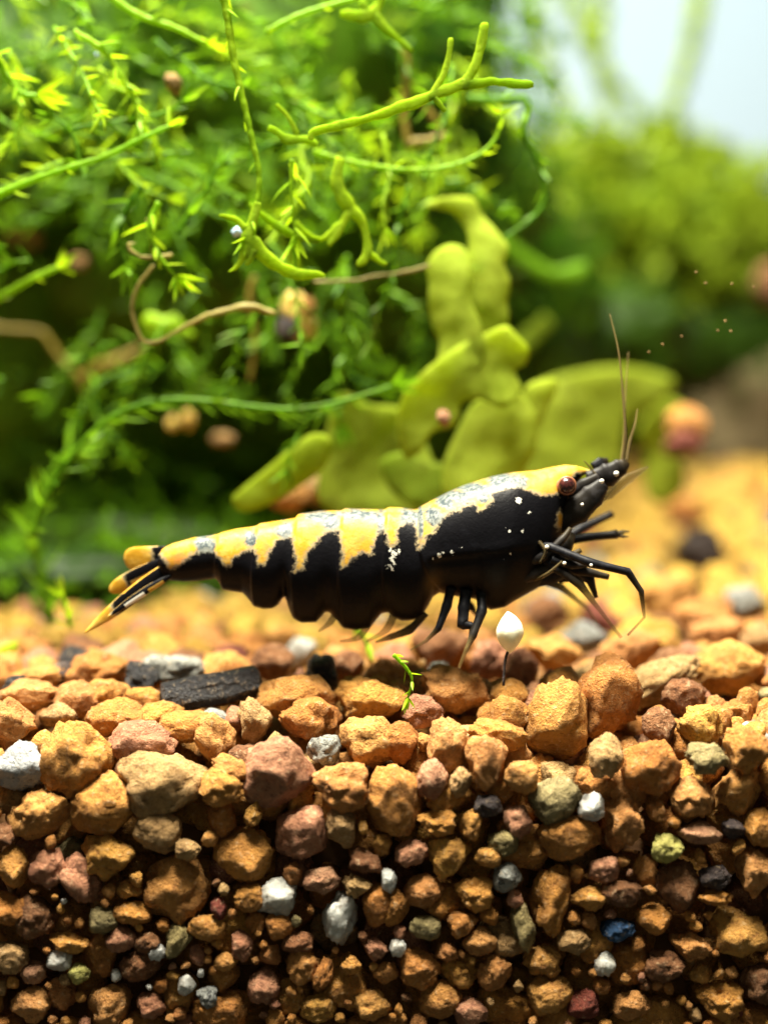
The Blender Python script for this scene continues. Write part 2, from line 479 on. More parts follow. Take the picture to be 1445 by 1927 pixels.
P = []      # dicts: c, half sizes, tilt, material, label
def pr_pos(px, py, rx, ry):
    rr = (rx + ry) / 2
    y = GLASS + rr * unit(GLASS) * 0.9
    for _ in range(400):
        c = at(px, py, y)
        if c.z <= height(c.x, y) + 0.15 * rr * unit(y):
            return c
        y += 0.02
    return c
for e in HAND:
    px, py, rx, ry, mat, tilt = e[:6]
    c = pr_pos(px, py, rx, ry)
    u = unit(c.y)
    P.append(dict(c=c, s=(rx * u * 1.06, (rx + ry) / 2 * u * 0.95, ry * u * 1.06), rot=(0, R(-tilt), 0), mat=mat, label=e[6] if len(e) > 6 else None, hand=True))

cen = [tuple(p['c']) for p in P]; rad = [min(p['s'][0], p['s'][2]) * 0.95 for p in P]
def rand_mat(r):
    q = r.random()
    return ('clay' if q < 0.76 else 'pink' if q < 0.84 else 'tan' if q < 0.90 else 'brown' if q < 0.96 else 'olive' if q < 0.972 else 'grey' if q < 0.980
            else 'dark' if q < 0.987 else 'quartz' if q < 0.992 else 'red')
HP = []
for p in P:
    u_, v_, f_ = pix(p['c'])
    HP.append((u_, v_, p['s'][0] * 2800 / f_, p['s'][2] * 2800 / f_, f_))
for (a_, b_, c_, d_) in ((398, 1297, 97, 34), (957, 1192, 26, 42), (947, 1250, 10, 26)):
    f_ = pix(pr_pos(a_, b_ + (40 if c_ < 50 else 0), 30, 30))[2]
    HP.append((a_, b_, c_, d_, f_))
HP = np.array(HP)
def hides_hand(c, r):
    u_, v_, f_ = pix(c)
    rp = r * 2800 / f_ * 0.75
    m = ((HP[:, 0] - u_) / (HP[:, 2] + rp)) ** 2 + ((HP[:, 1] - v_) / (HP[:, 3] + rp)) ** 2 < 0.95
    return bool((m & (f_ < HP[:, 4] + 0.06)).any())
def try_add(c, r, k_ov, mat=None):
    if hides_hand(c, r): return False
    C = np.array(cen[-6000:]); Rr = np.array(rad[-6000:])
    d = np.sqrt(((C - np.array(c)) ** 2).sum(1))
    if (d < (Rr + r) * k_ov).any():
        return False
    cen.append(tuple(c)); rad.append(r)
    asp = rng.uniform(0.78, 1.25)
    P.append(dict(c=Vector(c), s=(r * asp, r * rng.uniform(0.85, 1.1), r / asp * rng.uniform(0.9, 1.05)), rot=(rng.uniform(-3, 3), rng.uniform(-3, 3), rng.uniform(-3, 3)),
                  mat=mat or rand_mat(rng), label=None, hand=False))
    return True
# the face against the pane: coarse first, then finer, two layers deep
for (n, lo, hi, layer, ov) in ((1500, 0.075, 0.125, 0.02, 0.80), (2200, 0.045, 0.075, 0.02, 0.80), (1600, 0.09, 0.14, 0.20, 0.70), (2200, 0.016, 0.040, 0.02, 0.84)):
    for _ in range(n):
        px = rng.uniform(-80, 1525); py = rng.uniform(1340, 2010)
        r = rng.uniform(lo, hi)
        y = GLASS + r * rng.uniform(0.9, 1.3) + layer
        c = at(px, py, y)
        if c.z > height(c.x, y) - 0.2 * r: continue
        if lo < 0.04 and py < 1640 and rng.random() < 0.8: continue
        if lo > 0.07 and layer == 0 and py > 1700 and rng.random() < 0.6: continue
        try_add(c, r, ov, 'quartz' if (lo < 0.04 and rng.random() < 0.04) else None)
# the top of the bed, receding
for (n, lo, hi, ymax, ov, sink) in ((5200, 0.095, 0.155, 9.5, 0.78, 0.25), (3600, 0.05, 0.09, 4.0, 0.74, 0.1)):
    for _ in range(n):
        y = GLASS + 0.1 + (ymax - GLASS) * rng.random() ** 1.15
        hw = 1445 * 0.5 * unit(y) + 0.5
        x = rng.uniform(-hw, hw)
        r = rng.uniform(lo, hi)
        if y < GLASS + r: continue
        mt = rand_mat(rng)
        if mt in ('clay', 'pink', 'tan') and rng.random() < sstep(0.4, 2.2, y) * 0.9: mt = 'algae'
        try_add((x, y, height(x, y) - r * sink), r, ov, mt)

# smaller grains packed between and under the big ones near the pane
for (n, lo, hi, sink, ov) in ((3000, 0.06, 0.10, 0.5, 0.70), (3500, 0.07, 0.12, 1.4, 0.66), (2500, 0.03, 0.05, 0.2, 0.78)):
    for _ in range(n):
        y = rng.uniform(GLASS + 0.08, 0.9)
        hw_ = 1445 * 0.5 * unit(y) + 0.2
        x = rng.uniform(-hw_, hw_)
        r = rng.uniform(lo, hi)
        try_add((x, y, height(x, y) - r * sink - (0.08 if sink > 1 else 0)), r, ov)

# which grains show largest: paint discs far to near
SW, SH = 482, 643
buf = np.full((SH, SW), -1, np.int32)
info = [pix(p['c']) for p in P]
for i in sorted(range(len(P)), key=lambda q: -info[q][2]):
    u, v, f = info[i]
    sx = P[i]['s'][0] * 2800 / f / 3; sy = P[i]['s'][2] * 2800 / f / 3
    u /= 3; v /= 3
    x0, x1 = max(int(u - sx), 0), min(int(u + sx) + 2, SW); y0, y1 = max(int(v - sy), 0), min(int(v + sy) + 2, SH)
    if x0 >= x1 or y0 >= y1: continue
    yy, xx = np.mgrid[y0:y1, x0:x1]
    buf[y0:y1, x0:x1][((xx - u) / sx) ** 2 + ((yy - v) / sy) ** 2 < 1] = i
cnt = np.bincount(buf[buf >= 0], minlength=len(P))
order = sorted(range(len(P)), key=lambda q: -(cnt[q] + (100000 if P[q]['hand'] and cnt[q] > 6 else 0)))
single = set(order[:300])
NAMES = {'clay': ('clay_pebble', 'rough orange clay pebble in the tank bed', 'pebble'),
         'pink': ('pink_pebble', 'smooth pinkish clay pebble in the tank bed', 'pebble'),
         'algae': ('haze_tinted_pebble', 'golden haze-tinted pebble at the back of the bed', 'pebble'),
         'tan': ('tan_pebble', 'yellowish tan pebble in the tank bed', 'pebble'),
         'brown': ('brown_pebble', 'dull dark brown pebble in the tank bed', 'pebble'),
         'olive': ('olive_pebble', 'grey-green crumbly pebble in the tank bed', 'pebble'),
         'grey': ('grey_stone', 'speckled grey stone lying among the orange gravel', 'stone'),
         'pale': ('pale_stone', 'pale grey speckled stone in the orange gravel', 'stone'),
         'dark': ('dark_stone', 'dark purplish grey stone among the orange gravel', 'stone'),
         'char': ('charcoal_chunk', 'black charcoal chunk lying on the gravel', 'charcoal'),
         'quartz': ('quartz_pebble', 'small milky white quartz grain among the gravel', 'quartz'),
         'lime': ('lime_pebble', 'yellow pebble among the orange gravel', 'pebble'),
         'blue': ('blue_stone', 'dark blue stone in the gravel', 'stone'),
         'red': ('red_pebble', 'reddish brown clay pebble in the tank bed', 'pebble')}
CUT = (' among', ' wedged', ' lying', ' behind', ' half', ' beside', ' leaning', ' standing', ' on the', ' tilted', ' perched', ' overhanging', ' in the', ' in a', ' below', ' with')
def short(lab):
    k_ = min([lab.find(c_) for c_ in CUT if lab.find(c_) > 0] or [len(lab)])
    return lab[:k_]
LOOK = {'algae': 'golden haze-tinted pebble', 'clay': 'orange clay pebble', 'pink': 'pinkish clay pebble', 'tan': 'yellowish tan pebble', 'brown': 'dark brown pebble', 'olive': 'grey-green pebble', 'grey': 'speckled grey stone',
        'dark': 'dark purplish stone', 'quartz': 'milky quartz grain', 'red': 'reddish pebble', 'lime': 'yellow pebble', 'char': 'charcoal chunk', 'blue': 'blue stone', 'pale': 'pale stone'}
spec = [i for i in single if P[i]['label']]
own = {}
for i in sorted(single):
    if P[i]['label']: continue
    best = None
    for q in spec:
        d_ = P[i]['c'] - P[q]['c']
        reach = (max(P[i]['s']) + max(P[q]['s'])) * 1.15
        if d_.length < reach and (best is None or d_.length / reach < best[0]):
            rel = 'resting on top of' if d_.z > 0.6 * d_.length else 'just under' if d_.z < -0.6 * d_.length else 'touching the side of'
            best = (d_.length / reach, rel, short(P[q]['label']))
    if best:
        own.setdefault(LOOK[P[i]['mat']] + ' ' + best[1] + ' the ' + best[2], []).append(i)
OWN = {v[0]: k_ for k_, v in own.items() if len(v) == 1 and len(k_.split()) <= 16}
for j, i in enumerate(sorted(single)):
    p = P[i]
    nm, lab, cat = NAMES[p['mat']]
    o = obj(nm, hi_mesh((i * 7) % NV, p['mat']))
    o.location = p['c']; o.rotation_euler = p['rot']
    s = p['s']
    o.scale = (s[0] * (1 if i % 2 else -1), s[1], s[2])
    if p['label']:
        tag(o, p['label'], cat)
        continue
    grp = {'pebble': 'pebbles of the tank bed', 'stone': 'stones among the gravel', 'quartz': 'white quartz grains in the gravel', 'charcoal': 'charcoal lying on the gravel'}[cat]
    size = (s[0] + s[2]) / 2
    if i in OWN:
        tag(o, OWN[i], cat, grp)
    else:
        wrd = 'big' if size > 0.115 else 'middle-sized' if size > 0.08 else 'little'
        spot = 'lying on top of the bed' if p['c'].z > height(p['c'].x, p['c'].y) - 0.10 else 'packed in the front face of the bed'
        tag(o, wrd + ' ' + LOOK[p['mat']] + ' ' + spot, cat, grp + ', ' + wrd + ' ' + p['mat'] + ' ' + spot)

def rot_m(e):
    from mathutils import Euler
    return np.array(Euler(e).to_matrix())
acc = {}
for i, p in enumerate(P):
    if i in single: continue
    u, v, f = info[i]
    near = f < 7.6 and cnt[i] > 0
    src = MID[i % len(MID)] if near and cnt[i] > 10 else LOW[i % len(LOW)]
    V = (src[0] * np.array(p['s'])) @ rot_m(p['rot']).T + np.array(p['c'])
    acc.setdefault(p['mat'], []).append((V, src[1]))
for mat, lst in acc.items():
    offs = np.cumsum([0] + [len(v) for v, f in lst])
    V = np.concatenate([v for v, f in lst]); F = np.concatenate([f + o for (v, f), o in zip(lst, offs)])
    o = obj('gravel_bed', mesh_np('gravel_bed', V, F, M[mat]))
    cat = {'pebble': 'gravel', 'stone': 'gravel', 'quartz': 'gravel', 'charcoal': 'gravel'}[NAMES[mat][2]]
    tag(o, {'clay': 'countless small orange clay grains filling the tank bed', 'pink': 'scattered small pinkish clay grains filling gaps of the bed',
            'tan': 'scattered small tan grains filling gaps of the bed', 'brown': 'scattered small dark brown grains filling gaps of the bed',
            'olive': 'scattered small grey-green grains filling gaps of the bed', 'grey': 'scattered small speckled grey grains in the bed',
            'dark': 'scattered small dark grey grains in the bed', 'quartz': 'scattered tiny white quartz grains in the bed',
            'algae': 'countless golden haze-tinted grains at the back of the bed', 'red': 'scattered small reddish grains in the bed'}.get(mat, 'scattered small grains in the bed'), cat, kind='stuff')
print('grains', len(P), 'single', len(single))

# loose charcoal stick and cream shell lying on the bed
def lump_obj(name, px, py, rx, ry, y, mat, label, cat, seed, tilt=0, dep=None, sub=5, angular=0.6, rough=1.0, group=None, parent=None):
    V, F = grain(seed, sub, rough, angular, 0.2)
    o = obj(name, mesh_np(name, V, F, M[mat]), parent)
    u = unit(y)
    o.location = at(px, py, y)
    o.scale = (rx * u, (dep or (rx + ry) / 2) * u, ry * u)
    o.rotation_euler = (0, R(-tilt), 0)
    if parent is None:
        tag(o, label, cat, group)
    return o
def bed_y(px, py, r):
    return pr_pos(px, py, r, r).y
y0 = bed_y(400, 1296, 30) - 0.03
V, F = ICO[5]
VV = []
for v in V:
    x = math.copysign(min(abs(v.x) ** 0.55, 1.0), v.x)
    rr = math.sqrt(v.y ** 2 + v.z ** 2)
    k_ = (0.92 + 0.10 * noise.noise((x * 2.0, 3.0, 1.0))) / max(rr, 0.25) if rr > 0 else 0
    q = min(1.0, rr * 1.9)
    a = math.atan2(v.z, v.y)
    rad_ = q * (0.86 + 0.10 * math.cos(3 * a + 0.6) + 0.10 * noise.noise((x * 1.2, math.cos(a) * 2, math.sin(a) * 2)) + 0.05 * noise.noise((x * 2.4, math.cos(a) * 7, math.sin(a) * 7)))
    VV.append((x + 0.03 * noise.noise((a, rr * 4, 5.0)), math.cos(a) * rad_, math.sin(a) * rad_))
o = obj('charcoal_stick', mesh_np('charcoal_stick', VV, F, M['char']))
o.location = at(398, 1297, y0 - 0.02); o.scale = (97 * unit(y0), 34 * unit(y0), 33 * unit(y0)); o.rotation_euler = (0, R(-9), R(12))
tag(o, 'long black charcoal stick lying on the orange gravel', 'charcoal')

y0 = -0.38
V, F = ICO[4]
VV = []
for v in V:
    t = v.z
    rr = math.sqrt(max(1 - t * t, 1e-6))
    wdt = max(1 - abs(t) ** 1.7, 0.0) ** 0.85 / rr
    bumpy = 1 + 0.10 * noise.noise(v * 1.6) + 0.05 * noise.noise(v * 4.0)
    VV.append((v.x * wdt * bumpy * (1.15 if v.x > 0 else 0.9) + 0.12 * t, v.y * wdt * bumpy, t))
t_ = thing('seed_shell', 'cream white oval shell on a thin dark stalk among the gravel', 'shell', at(947, 1290, y0))
m_ = mesh_np('shell', VV, F, M['cream'])
o = obj('shell', m_, t_)
o.location = at(957, 1190, y0) - t_.location; o.scale = (26 * unit(y0), 20 * unit(y0), 40 * unit(y0)); o.rotation_euler = (0, R(-8), 0)
tv, tf = tube([p - t_.location for p in catmull([at(957, 1222, y0), at(950, 1245, y0), at(947, 1290, y0)], 4)], [0.007] * 9, 6)
obj('stalk', mesh_from('stalk', tv, tf, M['dark']), t_)

# ------------------------------------------------------------------ shrimp
def shrimp_material():
    k = NT('shrimp_shell')
    geo = k.n('ShaderNodeNewGeometry').outputs['Position']
    sd = k.attr('sd'); org = k.attr('org'); gry = k.attr('gry'); wht = k.attr('wht'); brn = k.attr('brn')
    n1 = k.noise(16, 4, 0.65, geo); n2 = k.noise(45, 4, 0.7, geo)
    edge = k.math('ADD', sd, k.math('MULTIPLY', k.math('SUBTRACT', n2, 0.5), 26.0))
    gold = k.smooth(edge, -3.0, 4.0)
    rim = k.smooth(edge, 9.0, 1.0)
    g = k.mix(k.smooth(n1, 0.40, 0.62), (0.52, 0.27, 0.02), (0.60, 0.37, 0.07))
    g = k.mix(k.math('MULTIPLY', org, k.smooth(n1, 0.25, 0.6)), g, (0.58, 0.21, 0.05))
    gf = k.smooth(k.math('ADD', gry, k.math('MULTIPLY', k.math('SUBTRACT', n1, 0.5), 1.3)), 0.22, 0.66)
    grey = k.mix(k.smooth(n2, 0.42, 0.60), (0.035, 0.048, 0.056), (0.17, 0.185, 0.17))
    g = k.mix(gf, g, grey)
    g = k.mix(k.math('MULTIPLY', rim, 0.75), g, (0.22, 0.22, 0.18))
    blk = k.mix(k.smooth(n1, 0.55, 0.75), (0.0035, 0.0033, 0.0045), (0.006, 0.006, 0.008))
    blk = k.mix(brn, blk, (0.10, 0.06, 0.02))
    c = k.mix(gold, blk, g)
    c = k.mix(k.smooth(k.math('ADD', wht, k.math('MULTIPLY', k.math('SUBTRACT', k.noise(120, 2, 0.5, geo), 0.5), 1.0)), 0.5, 0.7), c, (0.78, 0.76, 0.66))
    k.l(c, k.b.inputs['Base Color'])
    k.b.inputs['Roughness'].default_value = 0.42
    k.l(k.math('MULTIPLY_ADD', gold, 0.06, 0.10), k.b.inputs['Specular IOR Level'])
    k.bump(n2, 0.22, 0.012)
    return k.m
M['shrimp'] = shrimp_material()

TOPP = [(300,1043),(306,1034),(324,1025),(365,1012.5),(407,1006.5),(443,997),(483,990.5),(487,988),(530,980),(555,976),(560,970),(604,962.5),(642,961.5),(647,959),(700,959.5),(724,960),(730,957),(757,957),(783,960),(789,958),(815,944),(843,929),(876,915),(926,899),(968,891),(1009,886.5),(1040,879),(1063,875),(1085,877),(1102,882),(1114,886)]
BOTP = [(300,1062),(308,1085),(320,1092),(345,1095),(380,1092),(408,1088),(414,1096),(420,1109),(440,1113),(458,1115),(468,1126),(478,1140),(496,1145),(514,1144),(524,1138),(533,1124),(538,1122),(544,1144),(552,1163),(568,1171),(596,1170),(607,1158),(613,1150),(622,1152),(632,1164),(645,1180),(668,1185),(696,1181),(708,1165),(718,1154),(730,1151),(742,1161),(756,1167),(776,1166),(793,1158),(806,1138),(814,1122),(826,1114),(845,1119),(870,1123),(893,1126),(906,1139),(922,1147),(947,1142),(968,1129),(1009,1107),(1028,1094),(1040,1062),(1052,1025),(1062,985),(1072,950),(1082,918),(1094,897),(1104,890),(1114,887.5)]
HW = [(300,0.045),(320,0.062),(365,0.075),(420,0.10),(480,0.135),(560,0.165),(650,0.185),(730,0.195),(785,0.195),(830,0.205),(900,0.215),(960,0.205),(1010,0.175),(1040,0.135),(1062,0.085),(1080,0.04),(1095,0.016),(1114,0.004)]
GOLD = [(296,1030),(303,1042),(308,1046),(326,1071),(343,1063),(358,1050),(368,1041),(396,1035),(410,1041),(423,1055),(430,1063),(440,1062),(448,1044),(462,1036),(476,1030),(484,1034),(487,1046),(490,1058),(503,1058),(510,1045),(516,1030),(524,1014),(552,1007),(557,1033),(559,1055),(553,1074),(577,1063),(582,1034),(604,1011),(618,997),(639,996),(645,1033),(641,1063),(654,1060),(668,1044),(685,1035),(701,1038),(708,1011),(712,997),(723,993),(728,1016),(733,1024),(748,1018),(750,991),(757,983),(779,979),(782,1000),(784,1027),(793,1027),(799,1006),(818,995),(823,982),(837,964),(864,956),(876,946),(886,946),(897,960),(920,944),(922,927),(936,921),(968,915),(988,923),(1013,931),(1047,929),(1062,915),(1080,893),(1120,889)]
PATCH = [(1046,951),(1054,962),(1059,975),(1058,990),(1044,996),(1038,984),(1040,966)]
CARB = [(785,940),(786,1000),(785,1031),(792,1055),(803,1078),(826,1106),(850,1121),(870,1140)]
XS = np.concatenate([np.linspace(300, 1060, 420), np.linspace(1062, 1114, 40)])
ip = lambda T, x: np.interp(x, [a for a, b in T], [b for a, b in T])
def soft(T, x, wdt):
    return sum(ip(T, x + o) for o in np.linspace(-wdt, wdt, 7)) / 7

def seg_dist(pts, poly):
    d = np.full(len(pts), 1e9)
    for a, b in zip(poly[:-1], poly[1:]):
        a = np.array(a, float); b = np.array(b, float)
        ab = b - a
        t = np.clip(((pts - a) @ ab) / (ab @ ab), 0, 1)
        q = pts - (a + t[:, None] * ab)
        d = np.minimum(d, np.sqrt((q ** 2).sum(1)))
    return d
def inside(pts, poly):
    x, y = pts[:, 0], pts[:, 1]
    c = np.zeros(len(pts), bool)
    n = len(poly)
    for i in range(n):
        x1, y1 = poly[i]; x2, y2 = poly[(i + 1) % n]
        if y1 == y2: continue
        m = ((y1 > y) != (y2 > y)) & (x < (x2 - x1) * (y - y1) / (y2 - y1) + x1)
        c ^= m
    return c
def wz(py):        # height of a photograph row on the shrimp's own middle plane
    return at(722.5, py, 0.0).z
SEGX = [303, 412, 484, 557, 645, 727, 785]

root = thing('shrimp', 'black shrimp with a jagged golden saddle along its back, walking over the gravel', 'shrimp', at(722.5, 1270, 0.0))
O = root.location.copy()
NR = 96
top = soft(TOPP, XS, 2.0); bot = soft(BOTP, XS, 2.0); hw = soft(HW, XS, 8.0)
verts = []; pp = []
for i, x in enumerate(XS):
    zc = (top[i] + bot[i]) / 2; hz = (bot[i] - top[i]) / 2
    for k_ in range(NR):
        a = 2 * math.pi * k_ / NR
        ca, sa = math.cos(a), math.sin(a)
        py = zc - hz * sa
        # sides full above the middle, drawn in towards the belly
        y = hw[i] * math.copysign(abs(ca) ** 0.72, ca) * (1.0 - 0.25 * max(-sa, 0) ** 1.5)
        # overlapping abdominal plates
        s_ = 0.0
        if x < 785:
            xe = x + 10 * math.sin(math.pi * min(max((py - top[i]) / 210.0, 0), 1))
            for q in range(len(SEGX) - 1):
                if SEGX[q] <= xe < SEGX[q + 1]:
                    t = (xe - SEGX[q]) / (SEGX[q + 1] - SEGX[q])
                    s_ = 0.016 * (1 - t) ** 1.5 * min(t * 14, 1)
        else:
            s_ = 0.0
        cx = np.interp(py, [b for a_, b in CARB], [a_ for a_, b in CARB])
        if py < 1140:
            s_ += 0.020 * sstep(-1, 5, x - cx) * (1 - sstep(940, 1040, x))
        if 790 < x < 1030:      # gill chamber crease
            cr = 1052 - (x - 800) * 0.12
            s_ -= 0.007 * math.exp(-((py - cr) / 5.0) ** 2) * sstep(790, 820, x) * (1 - sstep(930, 1030, x))
            s_ += 0.005 * math.exp(-((py - cr + 12) / 9.0) ** 2) * sstep(790, 820, x) * (1 - sstep(930, 1030, x))
        y += math.copysign(s_, ca) * abs(ca) ** 0.5
        zz = wz(py) + (s_ * 0.25 * sa if sa > 0 else 0)
        verts.append((at(x, py, 0.0).x - O.x, y, zz - O.z))
        pp.append((x, py))
faces = []
for i in range(len(XS) - 1):
    for k_ in range(NR):
        a = i * NR + k_; b = i * NR + (k_ + 1) % NR
        faces.append((a, b, b + NR, a + NR))
faces.append(tuple(range(NR - 1, -1, -1)))
faces.append(tuple((len(XS) - 1) * NR + k_ for k_ in range(NR)))
body_me = mesh_from('body', verts, faces, M['shrimp'])
pp = np.array(pp)
gp = GOLD + [(1120, 700), (296, 700)]
sd = seg_dist(pp, GOLD) * np.where(inside(pp, gp), 1, -1)
sd2 = seg_dist(pp, PATCH + PATCH[:1]) * np.where(inside(pp, PATCH), 1, -1)
sd = np.maximum(sd, sd2)
def blobs(lst):
    o_ = np.zeros(len(pp))
    for cx, cy, sx, sy in lst:
        o_ = np.maximum(o_, np.exp(-((pp[:, 0] - cx) / sx) ** 2 - ((pp[:, 1] - cy) / sy) ** 2))
    return o_
set_attr(body_me, 'sd', sd)
set_attr(body_me, 'org', blobs([(338,1045,20,18),(452,1020,14,10),(506,1015,10,20),(592,997,18,14),(686,1006,22,18),(1012,912,30,18),(1022,898,30,14)]))
set_attr(body_me, 'gry', blobs([(388,1022,24,20),(476,1010,12,16),(538,996,18,16),(604,970,40,9),(628,982,18,18),(676,966,50,8),(716,975,10,22),(770,970,22,14),(790,985,6,40),(815,968,20,18),(835,943,20,14),(858,932,24,12),(872,916,50,9),(940,905,34,16),(968,906,26,14),(905,935,10,10)]))
set_attr(body_me, 'wht', blobs([(811,1042,3.5,3),(823,1036,6,6),(830,1030,4,4),(846,1032,6,5),(844,1020,3,3),(864,1023,6,3),(887,1015,3,3),(903,1018,3,3),(969,938,8,7),(987,958,7,4),(951,993,4,3),(975,994,4,4),(944,989,3,3),(734,1027,5,5),(742,1034,8,8),(736,1044,6,5),(750,1030,6,5),(731,1058,7,5),(741,1054,5,5),(738,1062,5,4),(953,1034,3,4),(940,1046,3,3)]) * 0.98)
set_attr(body_me, 'brn', np.clip(blobs([(812,1095,14,24),(826,1110,16,10),(620,1152,8,8),(725,1152,10,8)]), 0, 1))
body = obj('body', body_me, root)
body['label'] = 'glossy black body with golden saddle patches and grey mottling'

def shrimp_part(name, V, F, parent=root, gold=-30.0, mat='shrimp', org=0.0, wht=0.0):
    me = mesh_from(name, [tuple(Vector(v) - O) for v in V], F, M[mat])
    n = len(V)
    for nm, v in (('sd', gold), ('org', org), ('gry', 0.0), ('wht', wht), ('brn', 0.0)):
        set_attr(me, nm, v if hasattr(v, '__len__') else [v] * n)
    return obj(name, me, parent)

# tail fan: leaf-shaped blades with a thick midrib
def fin(base, tip, wid, y0, y1, tipgold, stripe=None, sweep=0.0, roundt=0.5):
    n, m = 40, 24
    V, F, G = [], [], []
    b, t = np.array(base, float), np.array(tip, float)
    ax = t - b; L = np.linalg.norm(ax); ax /= L; nr = np.array([-ax[1], ax[0]])
    for i in range(n):
        s = i / (n - 1)
        ww = wid * (max(s, 0.0) ** 0.35 * 0.75 + 0.25) * max(1 - s ** (5.0 if roundt == 0.5 else 2.0), 0.0) ** roundt
        ww = max(ww, 0.6)
        for k_ in range(m):
            a = 2 * math.pi * k_ / m
            q = math.cos(a) * ww
            c = b + ax * (L * s) + nr * (q + sweep * math.sin(math.pi * s))
            y = y0 + (y1 - y0) * s + math.sin(a) * 0.014 * (1 - 0.6 * s)
            V.append(at(c[0], c[1], 0.0) + Vector((0, y, 0)))
            g = (s - tipgold) * L * 0.9
            if s > 0.25 and abs(math.cos(a)) > 0.93: g = max(g, 6)
            if stripe is not None:
                lo, hi, q0, q1 = stripe
                if lo < s < hi and q0 < math.cos(a) < q1: g = max(g, 10)
            G.append(g)
    for i in range(n - 1):
        for k_ in range(m):
            a = i * m + k_; c = i * m + (k_ + 1) % m
            F.append((a, c, c + m, a + m))
    F.append(tuple(range(m - 1, -1, -1))); F.append(tuple((n - 1) * m + k_ for k_ in range(m)))
    return V, F, G
for base, tip, wid, y0, y1, tg, st, sw, rt, lab in (
        ((322, 1042), (230, 1054), 30, 0.01, 0.05, 0.36, None, -6, 0.5, 'upper tail blade with a rounded yellow tip'),
        ((312, 1056), (204, 1114), 19, 0.0, 0.03, 0.66, (0.15, 0.62, -1, -0.1), 0, 0.5, 'tail blade with a yellow tip and yellow edge stripe'),
        ((322, 1064), (164, 1188), 23, -0.03, -0.06, 0.64, (0.06, 0.50, 0.72, 1.0), 0, 0.85, 'long pointed tail blade with a yellow end'),
        ((326, 1080), (212, 1154), 10, -0.05, -0.12, 0.92, (0.12, 0.36, -1, 0.2), 2, 0.6, 'narrow lower tail blade with white marks')):
    V, F, G = fin(base, tip, wid, y0, y1, tg, st, sw, rt)
    wht = [1.2 if (lab.startswith('narrow') and 0.42 < (i // 24) / 39 < 0.72 and math.cos(2 * math.pi * (i % 24) / 24) < 0.0) else 0.0 for i in range(len(V))]
    f_ = shrimp_part('tail_blade', V, F, gold=G, wht=wht)
    f_['label'] = lab

# limbs
def limb_material():
    k = NT('shrimp_limb')
    f = k.attr('fade')
    geo = k.n('ShaderNodeNewGeometry').outputs['Position']
    c = k.mix(f, k.mix(k.smooth(k.noise(30, 3, 0.6, geo), 0.45, 0.7), (0.004, 0.004, 0.006), (0.016, 0.016, 0.020)), (0.24, 0.17, 0.06))
    k.l(c, k.b.inputs['Base Color'])
    k.b.inputs['Roughness'].default_value = 0.5
    k.b.inputs['Specular IOR Level'].default_value = 0.16
    tr = k.n('ShaderNodeBsdfTransparent')
    mx = k.n('ShaderNodeMixShader')
    k.l(k.math('MULTIPLY', f, 0.68), mx.inputs[0])
    k.l(k.b.outputs[0], mx.inputs[1]); k.l(tr.outputs[0], mx.inputs[2])
    k.l(mx.outputs[0], k.out.inputs[0])
    return k.m
M['limb'] = limb_material()
def limb(name, pts, radii, fades, sides=10, flat=1.0, per=7, straight=False):
    """pts: (px, py, y)"""
    W = [at(a, b, 0.0) + Vector((0, c, 0)) for a, b, c in pts]
    n = len(W)
    if straight:
        path = []
        for i in range(n - 1):
            for q in range(per): path.append(W[i].lerp(W[i + 1], q / per))
        path.append(W[-1])
    else:
        path = catmull(W, per)
    ts = np.linspace(0, n - 1, len(path))
    rr = np.interp(ts, range(n), radii) * 0.0025
    ff = np.interp(ts, range(n), fades)
    # slight swelling at the joints
    for i, t in enumerate(ts):
        rr[i] *= 1 + 0.12 * math.exp(-((t - round(t)) / 0.16) ** 2)
    V, F = tube(path, list(rr), sides, flat)
    me = mesh_from(name, [tuple(v - O) for v in V], F, M['limb'])
    fa = []
    for f in ff: fa += [f] * sides
    set_attr(me, 'fade', fa + [ff[0], ff[-1]])
    return obj(name, me, root)

S = -0.13      # the side turned to us
limb('walking_leg', [(846,1100,S),(838,1132,S-.02),(822,1172,S-.05),(800,1196,S-.03),(772,1215,S)], [9,9,6,3,2], [0,0,0,.8,1], straight=True)
limb('walking_leg', [(874,1105,S),(869,1135,S-.03),(866,1164,S-.06),(884,1166,S-.07),(880,1190,S-.08)], [11,11,10,6,4], [0,0,0,0,.6], straight=True)
limb('walking_leg', [(902,1110,S),(902,1140,S-.05),(884,1182,S-.10),(872,1206,S-.12),(858,1240,S-.12)], [10,9,7,4,2.5], [0,0,.05,.85,1], straight=True)
limb('walking_leg', [(1000,1020,S),(1027,1023,S-.04),(1099,1050,S-.10),(1166,1066,S-.10),(1190,1101,S-.10),(1197,1150,S-.08),(1168,1184,S-.06)], [8,8,8,7,5,2.5,2], [0,0,0,0,.1,1,.7], straight=True)
limb('walking_leg', [(1010,1040,S),(1033,1058,S-.03),(1080,1090,S-.06),(1115,1135,S-.05),(1158,1190,S-.03)], [8,9,8,4,3], [0,0,.1,.9,1], straight=True)
limb('walking_leg', [(1030,1060,S+.03),(1078,1066,S),(1137,1080,S)], [9,10,5], [0,0,.1], straight=True)
limb('walking_leg', [(1070,1062,S+.05),(1104,1085,S+.04),(1116,1120,S+.04)], [9,9,4], [0,0,.1], straight=True)
limb('walking_leg', [(1030,1040,.05),(1063,1020,.04),(1107,1012,.03),(1163,1006,.03)], [10,9,8,8], [0,0,0,.05], straight=True)
limb('walking_leg', [(1050,1030,.16),(1104,1002,.22),(1168,976,.30)], [8,9,7], [0,0,.05], straight=True)
limb('walking_leg', [(860,1110,.12),(890,1150,.14),(905,1172,.14)], [8,7,3], [0,0,.6], straight=True)
